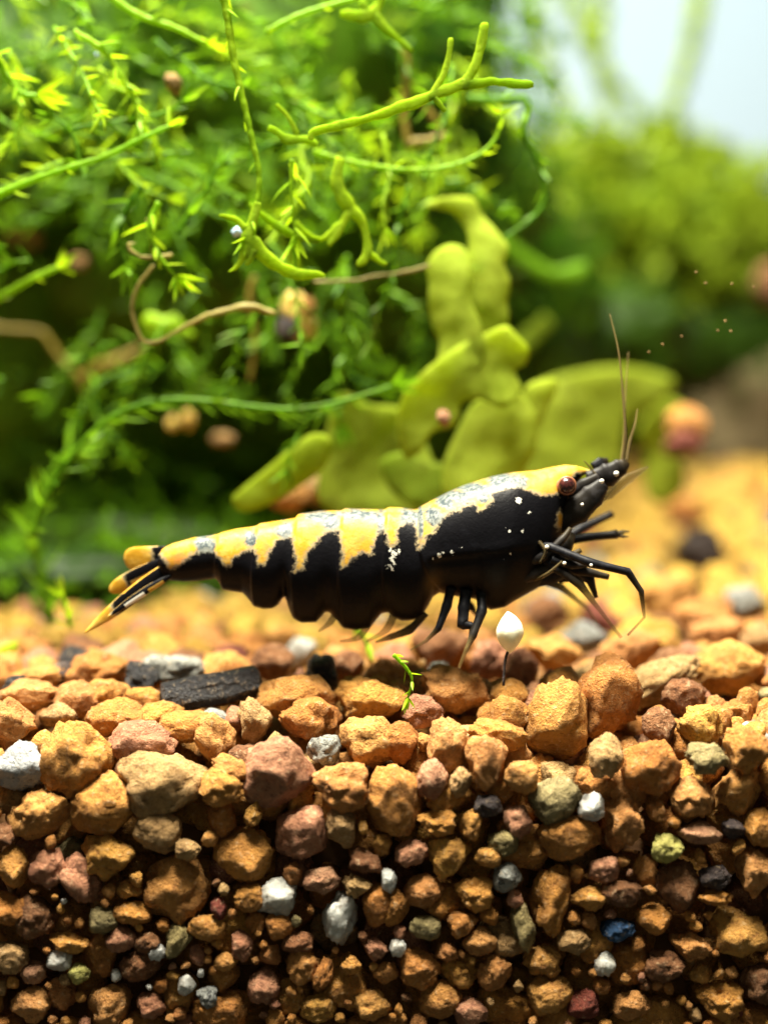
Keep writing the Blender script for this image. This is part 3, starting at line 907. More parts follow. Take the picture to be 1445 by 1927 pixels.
limb('walking_leg', [(1000,1090,.1),(1060,1110,.12),(1110,1150,.12),(1130,1180,.12)], [8,7,4,2], [0,.2,.9,1], straight=True)
limb('claw', [(1163,1006,.03),(1174,1002,.03),(1186,1001,.03)], [6,4,1.5], [.1,.4,.8])
limb('claw', [(1163,1007,.03),(1174,1010,.02),(1184,1010,.02)], [5,3,1], [.1,.4,.8])
# mouth limbs
limb('mouth_limb', [(985,1050,S),(1015,1040,S-.03),(1050,1010,S-.02),(1066,990,S)], [11,10,7,4], [.05,.02,.05,.2])
limb('mouth_limb', [(960,1085,S+.03),(1010,1070,S),(1050,1050,S-.02),(1085,1030,S)], [15,13,10,4], [0,.05,.1,.3])
limb('mouth_limb', [(1000,1085,S),(1020,1072,S-.06),(1048,1048,S-.07)], [3,3,2], [.6,.5,.4])
limb('mouth_limb', [(1005,1012,S-.04),(1018,1030,S-.06),(1008,1052,S-.05)], [4,3.5,2], [.35,.3,.3])
limb('mouth_limb', [(1030,1045,S-.04),(1062,1055,S-.05),(1095,1058,S-.02)], [8,8,4], [0,0,.1])
limb('mouth_limb', [(1000,1060,-.08),(1030,1045,-.1),(1058,1022,-.1),(1072,1000,-.08)], [24,22,15,6], [0,0,.05,.2], flat=.6)
limb('mouth_limb', [(990,1090,-.04),(1035,1078,-.06),(1075,1062,-.06),(1100,1050,-.05)], [18,18,13,6], [0,0,.05,.2], flat=.6)
limb('mouth_limb', [(1050,1085,-.02),(1085,1080,-.04),(1112,1092,-.03)], [12,13,7], [0,0,.1], flat=.6)
# pleopods under the abdomen
limb('swimmeret', [(800,1150,-.06),(770,1182,-.05),(735,1196,-.04),(706,1206,-.04)], [7,8,6,2], [.1,.1,.3,.9], flat=0.5)
limb('swimmeret', [(700,1160,-.05),(676,1196,-.04),(640,1205,-.03)], [8,6,2], [.3,.9,1], flat=0.5)
limb('swimmeret', [(640,1140,-.05),(622,1168,-.05),(600,1186,-.04)], [9,6,2], [.2,.8,1], flat=0.5)
limb('swimmeret', [(745,1140,-.05),(728,1180,-.06),(690,1204,-.05)], [9,7,2], [.2,.9,1], flat=0.5)

# feeler bases, scale, feelers
limb('feeler_base', [(1045,985,-.06),(1080,958,-.09),(1110,930,-.09),(1130,908,-.08)], [19,26,22,12], [.03,.05,.03,.02], flat=0.45)
limb('feeler_base', [(1060,935,-.05),(1095,912,-.07),(1122,896,-.07)], [10,13,8], [.02,.03,.05], flat=0.6)
limb('feeler_base', [(1105,905,-.02),(1142,893,-.02),(1166,878,-.02),(1178,868,-.02)], [18,22,16,7], [.02,.02,.04,.2], flat=0.5)
limb('feeler_base', [(1120,880,.08),(1135,872,.1),(1150,868,.12)], [9,10,5], [0,0,.1], flat=0.5)
limb('antennal_scale', [(1105,945,-.02),(1145,928,0.0),(1185,900,.02),(1222,879,.03)], [7,11,9,1.5], [.8,.85,.9,.95], flat=0.3)
limb('antennal_scale', [(1090,965,.04),(1130,945,.06),(1165,915,.08)], [5,9,2], [.75,.85,.95], flat=0.3)
limb('feeler', [(1170,872,-.02),(1174,820,-.03),(1170,740,-.02),(1163,660,0.0),(1150,590,.05)], [4.5,3.4,2.6,1.6,.8], [.55,.62,.7,.8,.9], sides=6)
limb('feeler', [(1178,868,0.0),(1186,830,.02),(1196,800,.03),(1202,770,.05)], [4,3,2.2,1], [.5,.6,.7,.9], sides=6)
limb('feeler', [(1172,870,.06),(1180,820,.1),(1186,740,.15),(1195,660,.2)], [3,2.2,1.6,.8], [.6,.8,.85,.9], sides=6)
limb('feeler', [(1116,892,-.06),(1104,876,-.07),(1094,866,-.08)], [3,2,1], [.6,.7,.9], sides=6)
for (a, b, y, r) in ((1124, 903, -.13, 4.5), (1154, 890, -.08, 5), (1086, 945, -.17, 3), (1050, 1050, -.24, 3.5), (1020, 1022, -.2, 4), (1098, 1053, -.25, 3)):
    V, F = ICO[2]
    c = at(a, b, 0) + Vector((0, y, 0))
    shrimp_part('pale_spot', [c + v * (r * 0.0025) for v in V], F.tolist(), wht=1.3)

k = NT('shrimp_eye')
geo_c = k.n('ShaderNodeTexCoord').outputs['Normal']
lw = k.n('ShaderNodeTexCoord').outputs['Object']
k.l(k.ramp(k.noise(70, 2, 0.5, lw), [(0.35, (0.012, 0.004, 0.005)), (0.75, (0.10, 0.022, 0.016))]), k.b.inputs['Base Color'])
k.b.inputs['Roughness'].default_value = 0.25
k.b.inputs['Coat Weight'].default_value = 0.1
M['eye'] = k.m
k = NT('eye_rim')
k.b.inputs['Base Color'].default_value = (0.30, 0.11, 0.05, 1)
k.b.inputs['Roughness'].default_value = 0.4
M['eyerim'] = k.m
for sgn in (-1, 1):
    c = at(1060, 911, 0) + Vector((0, sgn * 0.125, 0))
    V, F = ICO[4]
    e = shrimp_part('eye', [c + Vector((v.x, v.y * 0.85, v.z)) * 0.039 for v in V], F.tolist(), mat='eye')
    V2 = []; F2 = []
    nA, nB = 36, 10
    for i in range(nA):
        a = 2 * math.pi * i / nA
        for j in range(nB):
            b = 2 * math.pi * j / nB
            rr = 0.0375 + 0.007 * math.cos(b)
            V2.append(c + Vector((math.cos(a) * rr, sgn * (0.006 + 0.007 * math.sin(b)), math.sin(a) * rr)))
    for i in range(nA):
        for j in range(nB):
            F2.append((i * nB + j, ((i + 1) % nA) * nB + j, ((i + 1) % nA) * nB + (j + 1) % nB, i * nB + (j + 1) % nB))
    shrimp_part('rim', V2, F2, parent=e, mat='eyerim')
    V3, F3 = tube([at(1048, 916, 0) + Vector((0, sgn * 0.06, 0)), c], [0.036, 0.037], 16)
    shrimp_part('eye_stalk', V3, F3, parent=e, mat='eyerim')

# ------------------------------------------------------------------ plants
def leaf_geo(base, d, up, L, W, curl=0.25):
    """pointed moss leaf, folded along its midrib"""
    d = d.normalized()
    s = d.cross(up)
    s = s.normalized() if s.length > 1e-6 else d.orthogonal().normalized()
    n = s.cross(d)
    V = []
    prof = [(0.0, 0.35), (0.25, 0.95), (0.55, 0.8), (0.8, 0.4)]
    for t, ww in prof:
        c = base + d * (L * t) + n * (curl * L * t * t)
        V += [c - s * (W * ww) + n * (W * ww * 0.4), c, c + s * (W * ww) + n * (W * ww * 0.4)]
    V.append(base + d * L + n * (curl * L))
    F = []
    for i in range(3):
        a = i * 3
        F += [(a, a + 1, a + 4, a + 3), (a + 1, a + 2, a + 5, a + 4)]
    F += [(9, 10, 12), (10, 11, 12)]
    return V, F

def strand_geo(path, r, L, W, step, spread=0.9, flat=None, r_=rng, skip=0.0, lean=None):
    """stem tube and leaves set round it; path is a list of world points"""
    n = len(path)
    radii = [r * (1.0 - 0.45 * i / max(n - 1, 1)) * (1 + 0.14 * math.sin(i * 2.1)) for i in range(n)]
    stem = tube(path, radii, 6)
    leaves = []
    acc_ = 0.0; kk = 0
    for i in range(n - 1):
        seg = path[i + 1] - path[i]
        ln = seg.length
        if ln < 1e-9: continue
        t = seg.normalized()
        u = t.orthogonal().normalized()
        v = t.cross(u)
        pos = 0.0
        while acc_ < ln:
            p = path[i] + t * acc_
            acc_ += step * r_.uniform(0.7, 1.3)
            kk += 1
            if r_.random() < skip: continue
            a = kk * 2.4 + r_.uniform(-0.4, 0.4)
            side = u * math.cos(a) + v * math.sin(a)
            if lean is not None: side = (side + lean * 0.8).normalized()
            f = 1.0 - 0.35 * (i / n)
            d = t * r_.uniform(0.35, 0.9) + side * spread * r_.uniform(0.8, 1.2)
            leaves.append(leaf_geo(p, d, t, L * f * r_.uniform(0.7, 1.25), W * f * r_.uniform(0.8, 1.2), r_.uniform(0.05, 0.4)))
        acc_ -= ln
    # tuft at the tip
    t = (path[-1] - path[-2]).normalized()
    for q in range(6):
        d = t + Vector((r_.gauss(0, .5), r_.gauss(0, .5), r_.gauss(0, .5)))
        leaves.append(leaf_geo(path[-1], d, t.orthogonal(), L * r_.uniform(0.7, 1.2), W, 0.2))
    return stem, leaves

LEAFMESH = {}
def strand(name, pts, y, label, cat='moss', mat='moss', r=0.02, L=0.12, W=0.016, step=0.06, spread=0.9, skip=0.0, single=False, group=None, ydrift=0.0, lean=None, per=7):
    W_ = []
    n = len(pts)
    for i, q in enumerate(pts):
        yy = (q[2] if len(q) > 2 else y) + ydrift * i / max(n - 1, 1)
        W_.append(at(q[0], q[1], yy))
    path = catmull(W_, per)
    t_ = thing(name, label, cat, path[0], group)
    o = path[0]
    path = [p - o for p in path]
    st, lv = strand_geo(path, r, L, W, step, spread, skip=skip, lean=lean)
    obj('stem', mesh_from('stem', *st, M[mat]), t_)
    if lv:
        if single:
            for v, f in lv:
                obj('leaf', mesh_from('leaf', v, f, M[mat]), t_)
        else:
            V, F = merge(lv)
            q = obj('foliage', mesh_from('foliage', V, F, M[mat]), t_)
            q['kind'] = 'stuff'
    return t_

def sprig(name, branches, y, label, cat='sprig', mat='ribbon', flat=0.25, group=None):
    """forked ribbon plant: branches of (px, py, half width px[, dy])"""
    t_ = None
    parts = []
    for br in branches:
        W_ = [at(b[0], b[1], y + (b[3] if len(b) > 3 else 0)) for b in br]
        path = catmull(W_, 8)
        rr = np.interp(np.linspace(0, len(br) - 1, len(path)), range(len(br)), [b[2] for b in br]) * unit(y) * 0.88
        rr *= np.array([1 + 0.30 * noise.noise((q.x * 6, q.z * 6, 2.0)) + 0.22 * noise.noise((q.x * 19, q.z * 19, 5.0)) for q in path])
        rr[-1] *= 0.5; rr[-2] *= 0.85
        if t_ is None:
            t_ = thing(name, label, cat, path[0], group); o = path[0]
        V, F = tube([p - o for p in path], list(rr), 12, flat, Vector((0.15, 1, 0.1)))
        V = [v + Vector((0, 0.4, 1)) * (0.012 * noise.noise((v + o) * 9) + 0.006 * noise.noise((v + o) * 25)) for v in V]
        obj('branch', mesh_from('branch', V, F, M[mat]), t_)
    return t_

def blade(name, outline, y, label, mat='thallus', thick=0.05, bend=0.15, cat='thallus', slope=0.0, parent=None, seed=1.0, per=6, holes=()):
    """lobed fleshy thallus from its outline, swollen in the middle, thin at the rim and undulating"""
    W2 = [Vector(((px - 722.5) * unit(y), at(722.5, py, y).z)) for px, py in outline]
    ring = [Vector((p.x, p.y)) for p in catmull([Vector((p.x, p.y, 0)) for p in W2], per, True)]
    cx = sum(p.x for p in ring) / len(ring); cz = min(p.y for p in ring)
    H = [[Vector((p.x, p.y)) for p in catmull([Vector(((a - 722.5) * unit(y), at(722.5, b, y).z, 0)) for a, b in h], per, True)] for h in holes]
    arr = np.array([(p.x, p.y) for p in ring])
    loops = [ring] + H
    pts = [p for l in loops for p in l]
    edges = []; o = 0
    for l in loops:
        edges += [(o + i, o + (i + 1) % len(l)) for i in range(len(l))]
        o += len(l)
    sp = 0.028
    gx, gy = np.meshgrid(np.arange(arr[:, 0].min(), arr[:, 0].max(), sp), np.arange(arr[:, 1].min(), arr[:, 1].max(), sp))
    g = np.stack([gx.ravel(), gy.ravel()], 1) + nrg.uniform(-0.006, 0.006, (gx.size, 2))
    ok = inside(g, arr.tolist())
    for l in H:
        ok &= ~inside(g, [(p.x, p.y) for p in l])
    dist = np.full(len(g), 1e9)
    for l in loops:
        dist = np.minimum(dist, seg_dist(g, [(p.x, p.y) for p in l] + [(l[0].x, l[0].y)]))
    g = g[ok & (dist > sp * 0.6)]
    pts2 = pts + [Vector(q) for q in g]
    v2, e2, f2, _, _, _ = geometry.delaunay_2d_cdt(pts2, edges, [], 0, 1e-5)
    a2 = np.array([(p.x, p.y) for p in v2])
    dist = np.full(len(a2), 1e9)
    for l in loops:
        dist = np.minimum(dist, seg_dist(a2, [(p.x, p.y) for p in l] + [(l[0].x, l[0].y)]))
    fc = np.array([a2[list(f)].mean(0) for f in f2])
    keep = inside(fc, arr.tolist())
    for l in H:
        keep &= ~inside(fc, [(p.x, p.y) for p in l])
    n = len(a2)
    base = Vector((cx, y, cz))
    front, back = [], []
    for (x, z), d in zip(a2, dist):
        th = thick * min(1.0, d / 0.12) ** 0.5 + 0.003
        yo = bend * noise.noise((x * 1.3, z * 1.3, seed)) + 0.22 * bend * noise.noise((x * 3.5, z * 3.5, seed + 9)) + slope * (z - cz) + 0.012 * noise.noise((x * 11, z * 11, seed + 3))
        front.append(Vector((x - cx, yo - th / 2, z - cz))); back.append(Vector((x - cx, yo + th / 2, z - cz)))
    F = []
    cntE = {}
    for f, kq in zip(f2, keep):
        if not kq: continue
        ar = sum(a2[f[i]][0] * a2[f[(i + 1) % len(f)]][1] - a2[f[(i + 1) % len(f)]][0] * a2[f[i]][1] for i in range(len(f)))
        f = list(f) if ar > 0 else list(f)[::-1]
        F.append(tuple(f)); F.append(tuple(q + n for q in f[::-1]))
        for i in range(len(f)):
            cntE[(f[i], f[(i + 1) % len(f)])] = 1
    for (a, b) in list(cntE):
        if (b, a) not in cntE:
            F.append((b, a, a + n, b + n))
    me = mesh_from(name, front + back, F, M[mat])
    o = obj(name, me, parent)
    o.location = base if parent is None else base - parent.location
    if parent is None:
        tag(o, label, cat)
    return o

# --- moss masses behind: a lumpy body clothed in leafy shoots
def mound(name, blobs_, label, nshoot, mat, body_mat, seed, shoot_len=(0.25, 0.6), L=0.12, W=0.013, floor=None, keep=None):
    r_ = random.Random(seed)
    parts = []
    shoots = []
    areas = [(b[3] * b[5] + b[3] * b[4]) for b in blobs_]
    V0, F0 = ICO[4]
    for b in blobs_:
        cx, cy, cz, rx, ry, rz = b
        off = Vector((r_.uniform(-9, 9), r_.uniform(-9, 9), 0))
        V = []
        for v in V0:
            s = 1 + 0.22 * noise.noise(v * 1.7 + off) + 0.10 * noise.noise(v * 4.5 + off) + 0.05 * noise.noise(v * 11 + off)
            V.append(Vector((cx + v.x * rx * s, cy + v.y * ry * s, cz + v.z * rz * s)))
        parts.append((V, F0.tolist()))
    tot = sum(areas)
    for b, a in zip(blobs_, areas):
        cx, cy, cz, rx, ry, rz = b
        for _ in range(int(nshoot * a / tot)):
            n = Vector((r_.gauss(0, 1), r_.gauss(-0.5, 0.9), r_.gauss(0.25, 1))).normalized()
            p = Vector((cx + n.x * rx * 0.92, cy + n.y * ry * 0.92, cz + n.z * rz * 0.92))
            nn = Vector((n.x / rx, n.y / ry, n.z / rz)).normalized()
            d = (nn + Vector((r_.gauss(0, .5), r_.gauss(0, .5), r_.gauss(0.1, .5)))).normalized()
            ln = r_.uniform(*shoot_len)
            path = [p]
            dd = d
            for q in range(6):
                dd = (dd + Vector((r_.gauss(0, .18), r_.gauss(0, .18), r_.gauss(-0.05, .18)))).normalized()
                path.append(path[-1] + dd * (ln / 6))
            st, lv = strand_geo(path, 0.010, L, W, 0.045, 0.9, r_=r_)
            shoots.append(st); shoots += lv
    t_ = thing(name, label, 'moss', (blobs_[0][0], blobs_[0][1], blobs_[0][2] - blobs_[0][5]))
    def sub(nm, pr, m):
        V, F = merge(pr)
        q = obj(nm, mesh_from(nm, [v - t_.location for v in V], F, M[m]), t_)
        q['kind'] = 'stuff'
    sub('moss_body', parts, body_mat)
    sub('shoots', shoots, mat)
    return t_

def B(px, py, y, rx, ry_px, dep):
    c = at(px, py, y); u = unit(y)
    return (c.x, c.y, c.z, rx * u, dep, ry_px * u)

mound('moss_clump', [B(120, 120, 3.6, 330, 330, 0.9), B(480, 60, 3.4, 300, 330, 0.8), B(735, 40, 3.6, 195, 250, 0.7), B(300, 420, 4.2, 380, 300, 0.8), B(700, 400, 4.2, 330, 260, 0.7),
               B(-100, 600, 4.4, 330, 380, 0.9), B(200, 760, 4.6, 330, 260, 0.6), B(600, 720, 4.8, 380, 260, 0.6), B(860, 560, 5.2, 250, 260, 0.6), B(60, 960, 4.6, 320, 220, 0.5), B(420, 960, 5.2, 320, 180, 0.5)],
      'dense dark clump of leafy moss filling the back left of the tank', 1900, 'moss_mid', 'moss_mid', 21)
mound('moss_mound', [B(1225, 440, 8.4, 190, 130, 1.0), B(1045, 430, 8.0, 130, 120, 0.8), B(1400, 515, 8.8, 150, 90, 0.9), B(1150, 520, 8.6, 240, 120, 0.9), B(1360, 530, 9.4, 240, 110, 0.8)],
      'rounded blurred mound of bright moss in the back right of the tank', 800, 'moss_back', 'moss_back', 22, (0.2, 0.45), 0.24, 0.06)

mound('painted_shade_moss', [B(1130, 630, 6.6, 175, 95, 0.5), B(1010, 600, 6.2, 130, 150, 0.5), B(1300, 640, 8.0, 200, 80, 0.5), B(1120, 800, 9.6, 330, 130, 0.5)],  # clump added for the dark hollow, its shade put into the moss colour
      'dark moss with painted shade under the bright mound', 160, 'moss_shade', 'moss_shade', 23, (0.15, 0.35), 0.16, 0.03)
mound('moss_tuft', [B(100, 1090, 2.5, 190, 60, 0.3), B(330, 1085, 3.2, 170, 60, 0.3), B(560, 1050, 3.9, 170, 50, 0.3), B(250, 1030, 3.8, 260, 70, 0.3)],
      'low straggling moss creeping over the gravel behind the shrimp tail', 200, 'moss', 'moss_shade', 25, (0.12, 0.3), 0.11, 0.015)
# hanging shoots against the pale wall
for pts, lab in (([(1322,-60),(1312,20),(1300,90),(1280,160),(1262,235),(1256,300)], 'thick dark moss shoot hanging in front of the pale wall'),
                 ([(1040,-60),(1085,20),(1110,90),(1150,150),(1195,205),(1225,270)], 'long slanting moss shoot hanging beside the pale gap'),
                 ([(1120,-60),(1130,20),(1128,90),(1138,170),(1150,240)], 'broad yellow-green moss shoot between the hanging shoots'),
                 ([(960,-40),(1010,30),(1020,110),(1060,190),(1090,270)], 'moss shoot hanging at the edge of the left clump')):
    strand('hanging_moss', pts, 7.4, lab, mat='moss_back', r=0.07, L=0.25, W=0.07, step=0.035, spread=1.0)
for pts, y_, lab in (([(900,-40),(915,30),(935,90),(930,150)], 3.2, 'leafy moss shoot drooping at the clump edge above the ribbon tip'), ([(930,-60),(950,0),(945,60),(965,110)], 3.4, 'outermost leafy moss shoot of the dark clump')):
    strand('hanging_moss', pts, y_, lab, mat='moss', r=0.02, L=0.16, W=0.02, step=0.03)
strand('hanging_moss', [(985,-40),(1000,60),(985,130),(1010,220)], 5.4, 'dark moss shoot hanging left of the slanting shoot', mat='moss', r=0.04, L=0.2, W=0.04, step=0.04)

# --- free-standing shoots in front
strand('moss_shoot', [(-30,378),(0,365),(60,340),(130,316),(200,294),(260,264),(318,238)], 0.45, 'nearly bare jointed moss stem rising from the left edge', mat='moss_bright', r=0.021, L=0.10, W=0.014, step=0.16, skip=0.5, single=True)
strand('moss_shoot', [(415,-30),(428,30),(440,110),(458,190),(474,260),(488,330),(482,395),(464,445)], 0.15, 'long bright moss stem hanging down to a star-shaped leaf tuft', mat='moss_bright', r=0.022, L=0.11, W=0.014, step=0.12, skip=0.35, single=True)
strand('moss_shoot', [(60,1010),(92,925),(130,866),(190,802),(250,767),(320,753),(400,756),(480,766),(560,770),(640,756),(738,727)], 0.80, 'arching moss stem with drooping leaves above the shrimp tail', mat='moss', r=0.023, L=0.17, W=0.018, step=0.055, lean=Vector((0, 0, -1)), spread=0.8)
strand('moss_shoot', [(100,1180),(84,1110),(70,1040),(64,980),(78,925),(104,880),(128,850)], 1.30, 'dark green upright moss shoot rooted left of the shrimp tail', mat='moss', r=0.03, L=0.24, W=0.026, step=0.07, spread=0.7)
strand('moss_shoot', [(190,-20),(260,28),(330,52),(388,82)], 0.60, 'bare bright moss stem crossing the top left moss', mat='moss_bright', r=0.022, L=0.1, W=0.014, step=0.12, skip=0.4)
strand('moss_shoot', [(500,62),(560,30),(620,10),(700,-12)], 0.60, 'thin bright moss stem slanting up to the top edge', mat='moss_bright', r=0.018, L=0.1, W=0.014, step=0.10, skip=0.3)
strand('moss_shoot', [(590,285),(640,300),(700,312),(770,320),(840,314),(900,292),(935,255),(940,215)], 0.60, 'feathery moss shoot curving up below the forked ribbon', mat='moss_bright', r=0.016, L=0.10, W=0.012, step=0.055)
strand('moss_shoot', [(880,186),(940,188),(990,190),(985,250),(1012,300),(1026,365),(1005,408),(955,445),(930,475)], 1.00, 'spiky moss shoot looping down beside the lobed green thallus', mat='moss', r=0.022, L=0.15, W=0.014, step=0.075, spread=1.1)
strand('moss_shoot', [(550,300),(548,350),(552,410),(556,450)], 0.25, 'short drooping shoot with level pointed leaves beside the long bright stem', mat='moss_bright', r=0.012, L=0.16, W=0.018, step=0.05, spread=1.2, single=True)
strand('moss_shoot', [(770,350),(752,410),(745,470),(735,530),(712,590),(700,640)], 0.90, 'thin spiky shoot hanging left of the lobed thallus', mat='moss', r=0.013, L=0.12, W=0.013, step=0.05)
strand('moss_shoot', [(655,480),(640,540),(660,600),(650,660),(630,720),(640,800)], 1.20, 'dim moss shoot descending behind the arching stem', mat='moss', r=0.014, L=0.15, W=0.016, step=0.05)
strand('moss_shoot', [(-30,575),(20,548),(60,525),(110,503)], 0.90, 'short thick green shoot entering at the left edge', mat='moss_bright', r=0.026, L=0.11, W=0.015, step=0.1, skip=0.3)
strand('moss_shoot', [(335,440),(362,392),(392,352),(410,310)], 0.60, 'slim green shoot leaning left of the long bright stem', mat='moss', r=0.018, L=0.12, W=0.016, step=0.08)
strand('moss_shoot', [(270,350),(235,400),(225,450),(240,500)], 0.60, 'leafy green shoot drooping in the left moss', mat='moss', r=0.016, L=0.18, W=0.024, step=0.05)
strand('moss_shoot', [(300,380),(280,430),(300,480),(330,520)], 0.40, 'leafy green shoot behind the pale curled root', mat='moss_bright', r=0.016, L=0.15, W=0.02, step=0.06)
strand('moss_shoot', [(-20,90),(20,150),(40,175),(70,180)], 0.50, 'bright moss tip with broad leaves at the left edge', mat='moss_bright', r=0.02, L=0.18, W=0.022, step=0.05)
strand('moss_shoot', [(140,60),(190,90),(220,130),(250,180),(262,230)], 0.50, 'bright starry moss shoot in the upper left moss', mat='moss_bright', r=0.018, L=0.17, W=0.016, step=0.06)
strand('moss_shoot', [(120,245),(180,235),(240,225),(300,215),(345,190)], 0.60, 'pale feathery moss shoot above the bare jointed stem', mat='moss', r=0.014, L=0.16, W=0.013, step=0.04)
strand('moss_shoot', [(150,310),(145,270),(128,240),(104,220)], 0.50, 'thin side shoot standing up from the bare jointed stem', mat='moss', r=0.014, L=0.1, W=0.012, step=0.14)
strand('moss_shoot', [(740,1232),(765,1258),(775,1280),(768,1312)], -0.35, 'tiny bright moss sprig lying on the gravel', mat='moss_bright', r=0.010, L=0.07, W=0.011, step=0.035)
strand('moss_shoot', [(640,1150),(680,1195),(700,1230),(705,1262)], 0.40, 'small green moss sprig on the gravel beneath the shrimp', mat='moss_bright', r=0.014, L=0.12, W=0.02, step=0.05)
strand('moss_shoot', [(135,1180),(125,1150),(118,1120)], 0.60, 'little bright green tip beside the dark upright shoot', mat='moss_bright', r=0.012, L=0.10, W=0.02, step=0.05)
LR = random.Random(5)
LABS = ['thin leafy moss shoot tangled in the left moss', 'leafy moss shoot in the upper moss tangle']
for i in range(130):
    px = LR.uniform(-30, 900); py = LR.uniform(-60, 330)
    if i % 3 == 0:
        px = LR.uniform(-30, 740); py = LR.uniform(250, 800)
    y = LR.uniform(0.7, 2.8)
    a = LR.uniform(0, 6.28)
    pts = [(px, py)]
    for q in range(5):
        a += LR.gauss(0, 0.35)
        ln = LR.uniform(30, 48)
        pts.append((pts[-1][0] + math.cos(a) * ln, pts[-1][1] + abs(math.sin(a)) * ln * 0.9))
    up = py < 330
    strand('moss_strand', pts, y, 'thin leafy moss strand in the bright upper tangle' if up else 'thin leafy moss strand in the dim middle tangle', mat='moss_bright' if (up and LR.random() < 0.3) else 'moss', r=0.011, L=0.13, W=0.011, step=0.032,
           group='tangled strands of the upper moss' if up else 'tangled strands of the middle moss', ydrift=LR.uniform(-0.4, 0.4), per=4)

# --- forked ribbons
sprig('forked_ribbon', [[(585,262,5),(592,246,9),(640,236,9),(720,215,10),(780,192,13),(840,170,11),(880,156,12)],
                        [(870,160,11),(930,156,9),(1004,160,9)], [(872,160,9),(890,130,10),(905,85,11),(912,42,9)], [(806,188,9),(835,140,7),(845,100,6),(848,72,6)],
                        [(815,182,9),(828,196,7),(838,208,5)]], 0.08, 'bright forked ribbon plant with blunt tips stretching right across dark moss')
sprig('forked_ribbon', [[(640,296,9),(634,345,15),(655,385,15),(680,415,11),(690,450,10),(690,480,12),(672,500,5)], [(660,390,10),(640,430,8),(618,462,6)], [(690,475,10),(712,490,6),(728,498,4)]],
      0.32, 'bright forked ribbon plant hanging above the amber husk')
sprig('forked_ribbon', [[(486,380,7),(475,420,12),(468,450,17),(490,475,15),(525,500,13),(565,516,11),(612,520,7)], [(468,455,12),(460,480,9),(448,500,6),(430,512,2)], [(462,430,8),(440,412,6),(412,408,2)], [(475,470,12),(470,490,7),(462,500,3)]],
      0.14, 'thick curved green ribbon with star-like points at the foot of the long stem')
sprig('forked_ribbon', [[(505,240,6),(540,262,8),(575,262,8),(598,275,7)], [(520,200,4),(545,225,5),(560,255,6)]], 0.22, 'small yellow-green ribbon near the start of the large fork')
sprig('forked_ribbon', [[(640,28,10),(690,30,14),(712,10,10),(718,-20,8)], [(705,30,10),(740,66,8),(776,100,7)], [(690,25,8),(680,0,8)]], 0.52, 'bright ribbon fork at the top edge with a slender lower arm')
sprig('forked_ribbon', [[(470,385,4),(500,410,7),(530,430,8),(560,445,9),(600,455,6)], [(555,420,9),(575,440,10),(605,452,6),(640,420,5)]], 0.32, 'yellow ribbon with small leafy ends beside the short drooping shoot')
sprig('forked_ribbon', [[(945,455,16),(990,490,16),(1030,515,17),(1075,515,20),(1105,500,14)]], 3.20, 'blurred green ribbon arm reaching right of the lobed thallus', mat='moss')
sprig('forked_ribbon', [[(970,660,16),(1000,630,18),(1035,600,16)]], 3.40, 'blurred olive ribbon arm above the dark hollow', mat='thallus_dim')
sprig('pale_root', [[(760,90,9),(766,150,10),(760,215,9),(770,280,8)], [(765,270,8),(805,265,11),(845,255,9)], [(790,190,6),(812,220,7),(840,262,7)]], 1.32, 'blurred yellow-brown ladder of old stems behind the forked ribbon', 'root', mat='root_brown', flat=0.8)
# --- fine roots
sprig('pale_root', [[(290,500,3),(262,535,4.5),(249,580,4),(258,620,4),(280,648,4.5),(330,626,4),(400,592,6),(470,577,7),(520,590,6)]], 0.52, 'long curved tan root looping through the moss', 'root', mat='root', flat=1.0)
sprig('pale_root', [[(262,478,2.5),(246,470,4),(244,460,4),(256,458,2)], [(262,482,3),(300,482,4),(325,478,4)], [(285,482,2),(283,440,1.6),(275,410,1.3)]], 0.42, 'pale curled root hooks in the left moss', 'root', mat='root', flat=1.0)
sprig('pale_root', [[(-30,612,6),(40,620,6),(80,625,6),(110,665,7),(150,710,8),(160,740,5)], [(150,715,6),(190,690,13),(240,670,12),(270,650,4)]], 2.60, 'blurred brown forked root in the dim left moss', 'root', mat='root_brown', flat=1.0)
sprig('pale_root', [[(480,520,6),(470,560,7),(480,640,6),(470,720,5)]], 1.42, 'blurred olive upright stem left of the amber husk', 'root', mat='root_brown', flat=1.0)
sprig('pale_root', [[(590,530,3),(650,528,3),(720,520,3),(790,505,4),(810,500,3)]], 0.72, 'fine pale root running level to the lobed thallus', 'root', mat='root', flat=1.0)

# --- lobed thallus
t_ = thing('lobed_thallus', 'tall pale green thallus of overlapping lobes standing behind the shrimp', 'thallus', at(880, 950, 0.9))
for out_, y_, m_, sd_ in (([(798,384),(832,370),(888,372),(903,400),(930,434),(952,468),(944,500),(956,532),(951,570),(954,604),(940,645),(900,655),(878,600),(872,540),(879,460),(872,428),(850,400),(820,392)], 1.02, 'thallus', 2.0),
        ([(802,498),(818,472),(845,458),(872,466),(886,500),(884,560),(905,620),(908,680),(872,722),(822,705),(826,648),(812,610),(806,570),(806,530)], 0.92, 'thallus', 2.7),
        ([(816,682),(870,645),(915,625),(950,612),(975,632),(996,656),(990,684),(970,698),(981,734),(948,768),(905,752),(870,758),(858,800),(815,815),(792,850),(762,862),(746,800),(758,742),(790,705)], 0.84, 'thallus', 3.3),
        ([(905,748),(960,722),(1004,776),(1008,834),(988,880),(960,925),(880,950),(836,930),(834,872),(866,800),(884,768)], 1.0, 'thallus', 3.9),
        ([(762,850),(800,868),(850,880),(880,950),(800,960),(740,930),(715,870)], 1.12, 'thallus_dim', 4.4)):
    blade('lobe', out_, y_, None, m_, 0.035, 0.16, seed=sd_, parent=t_)
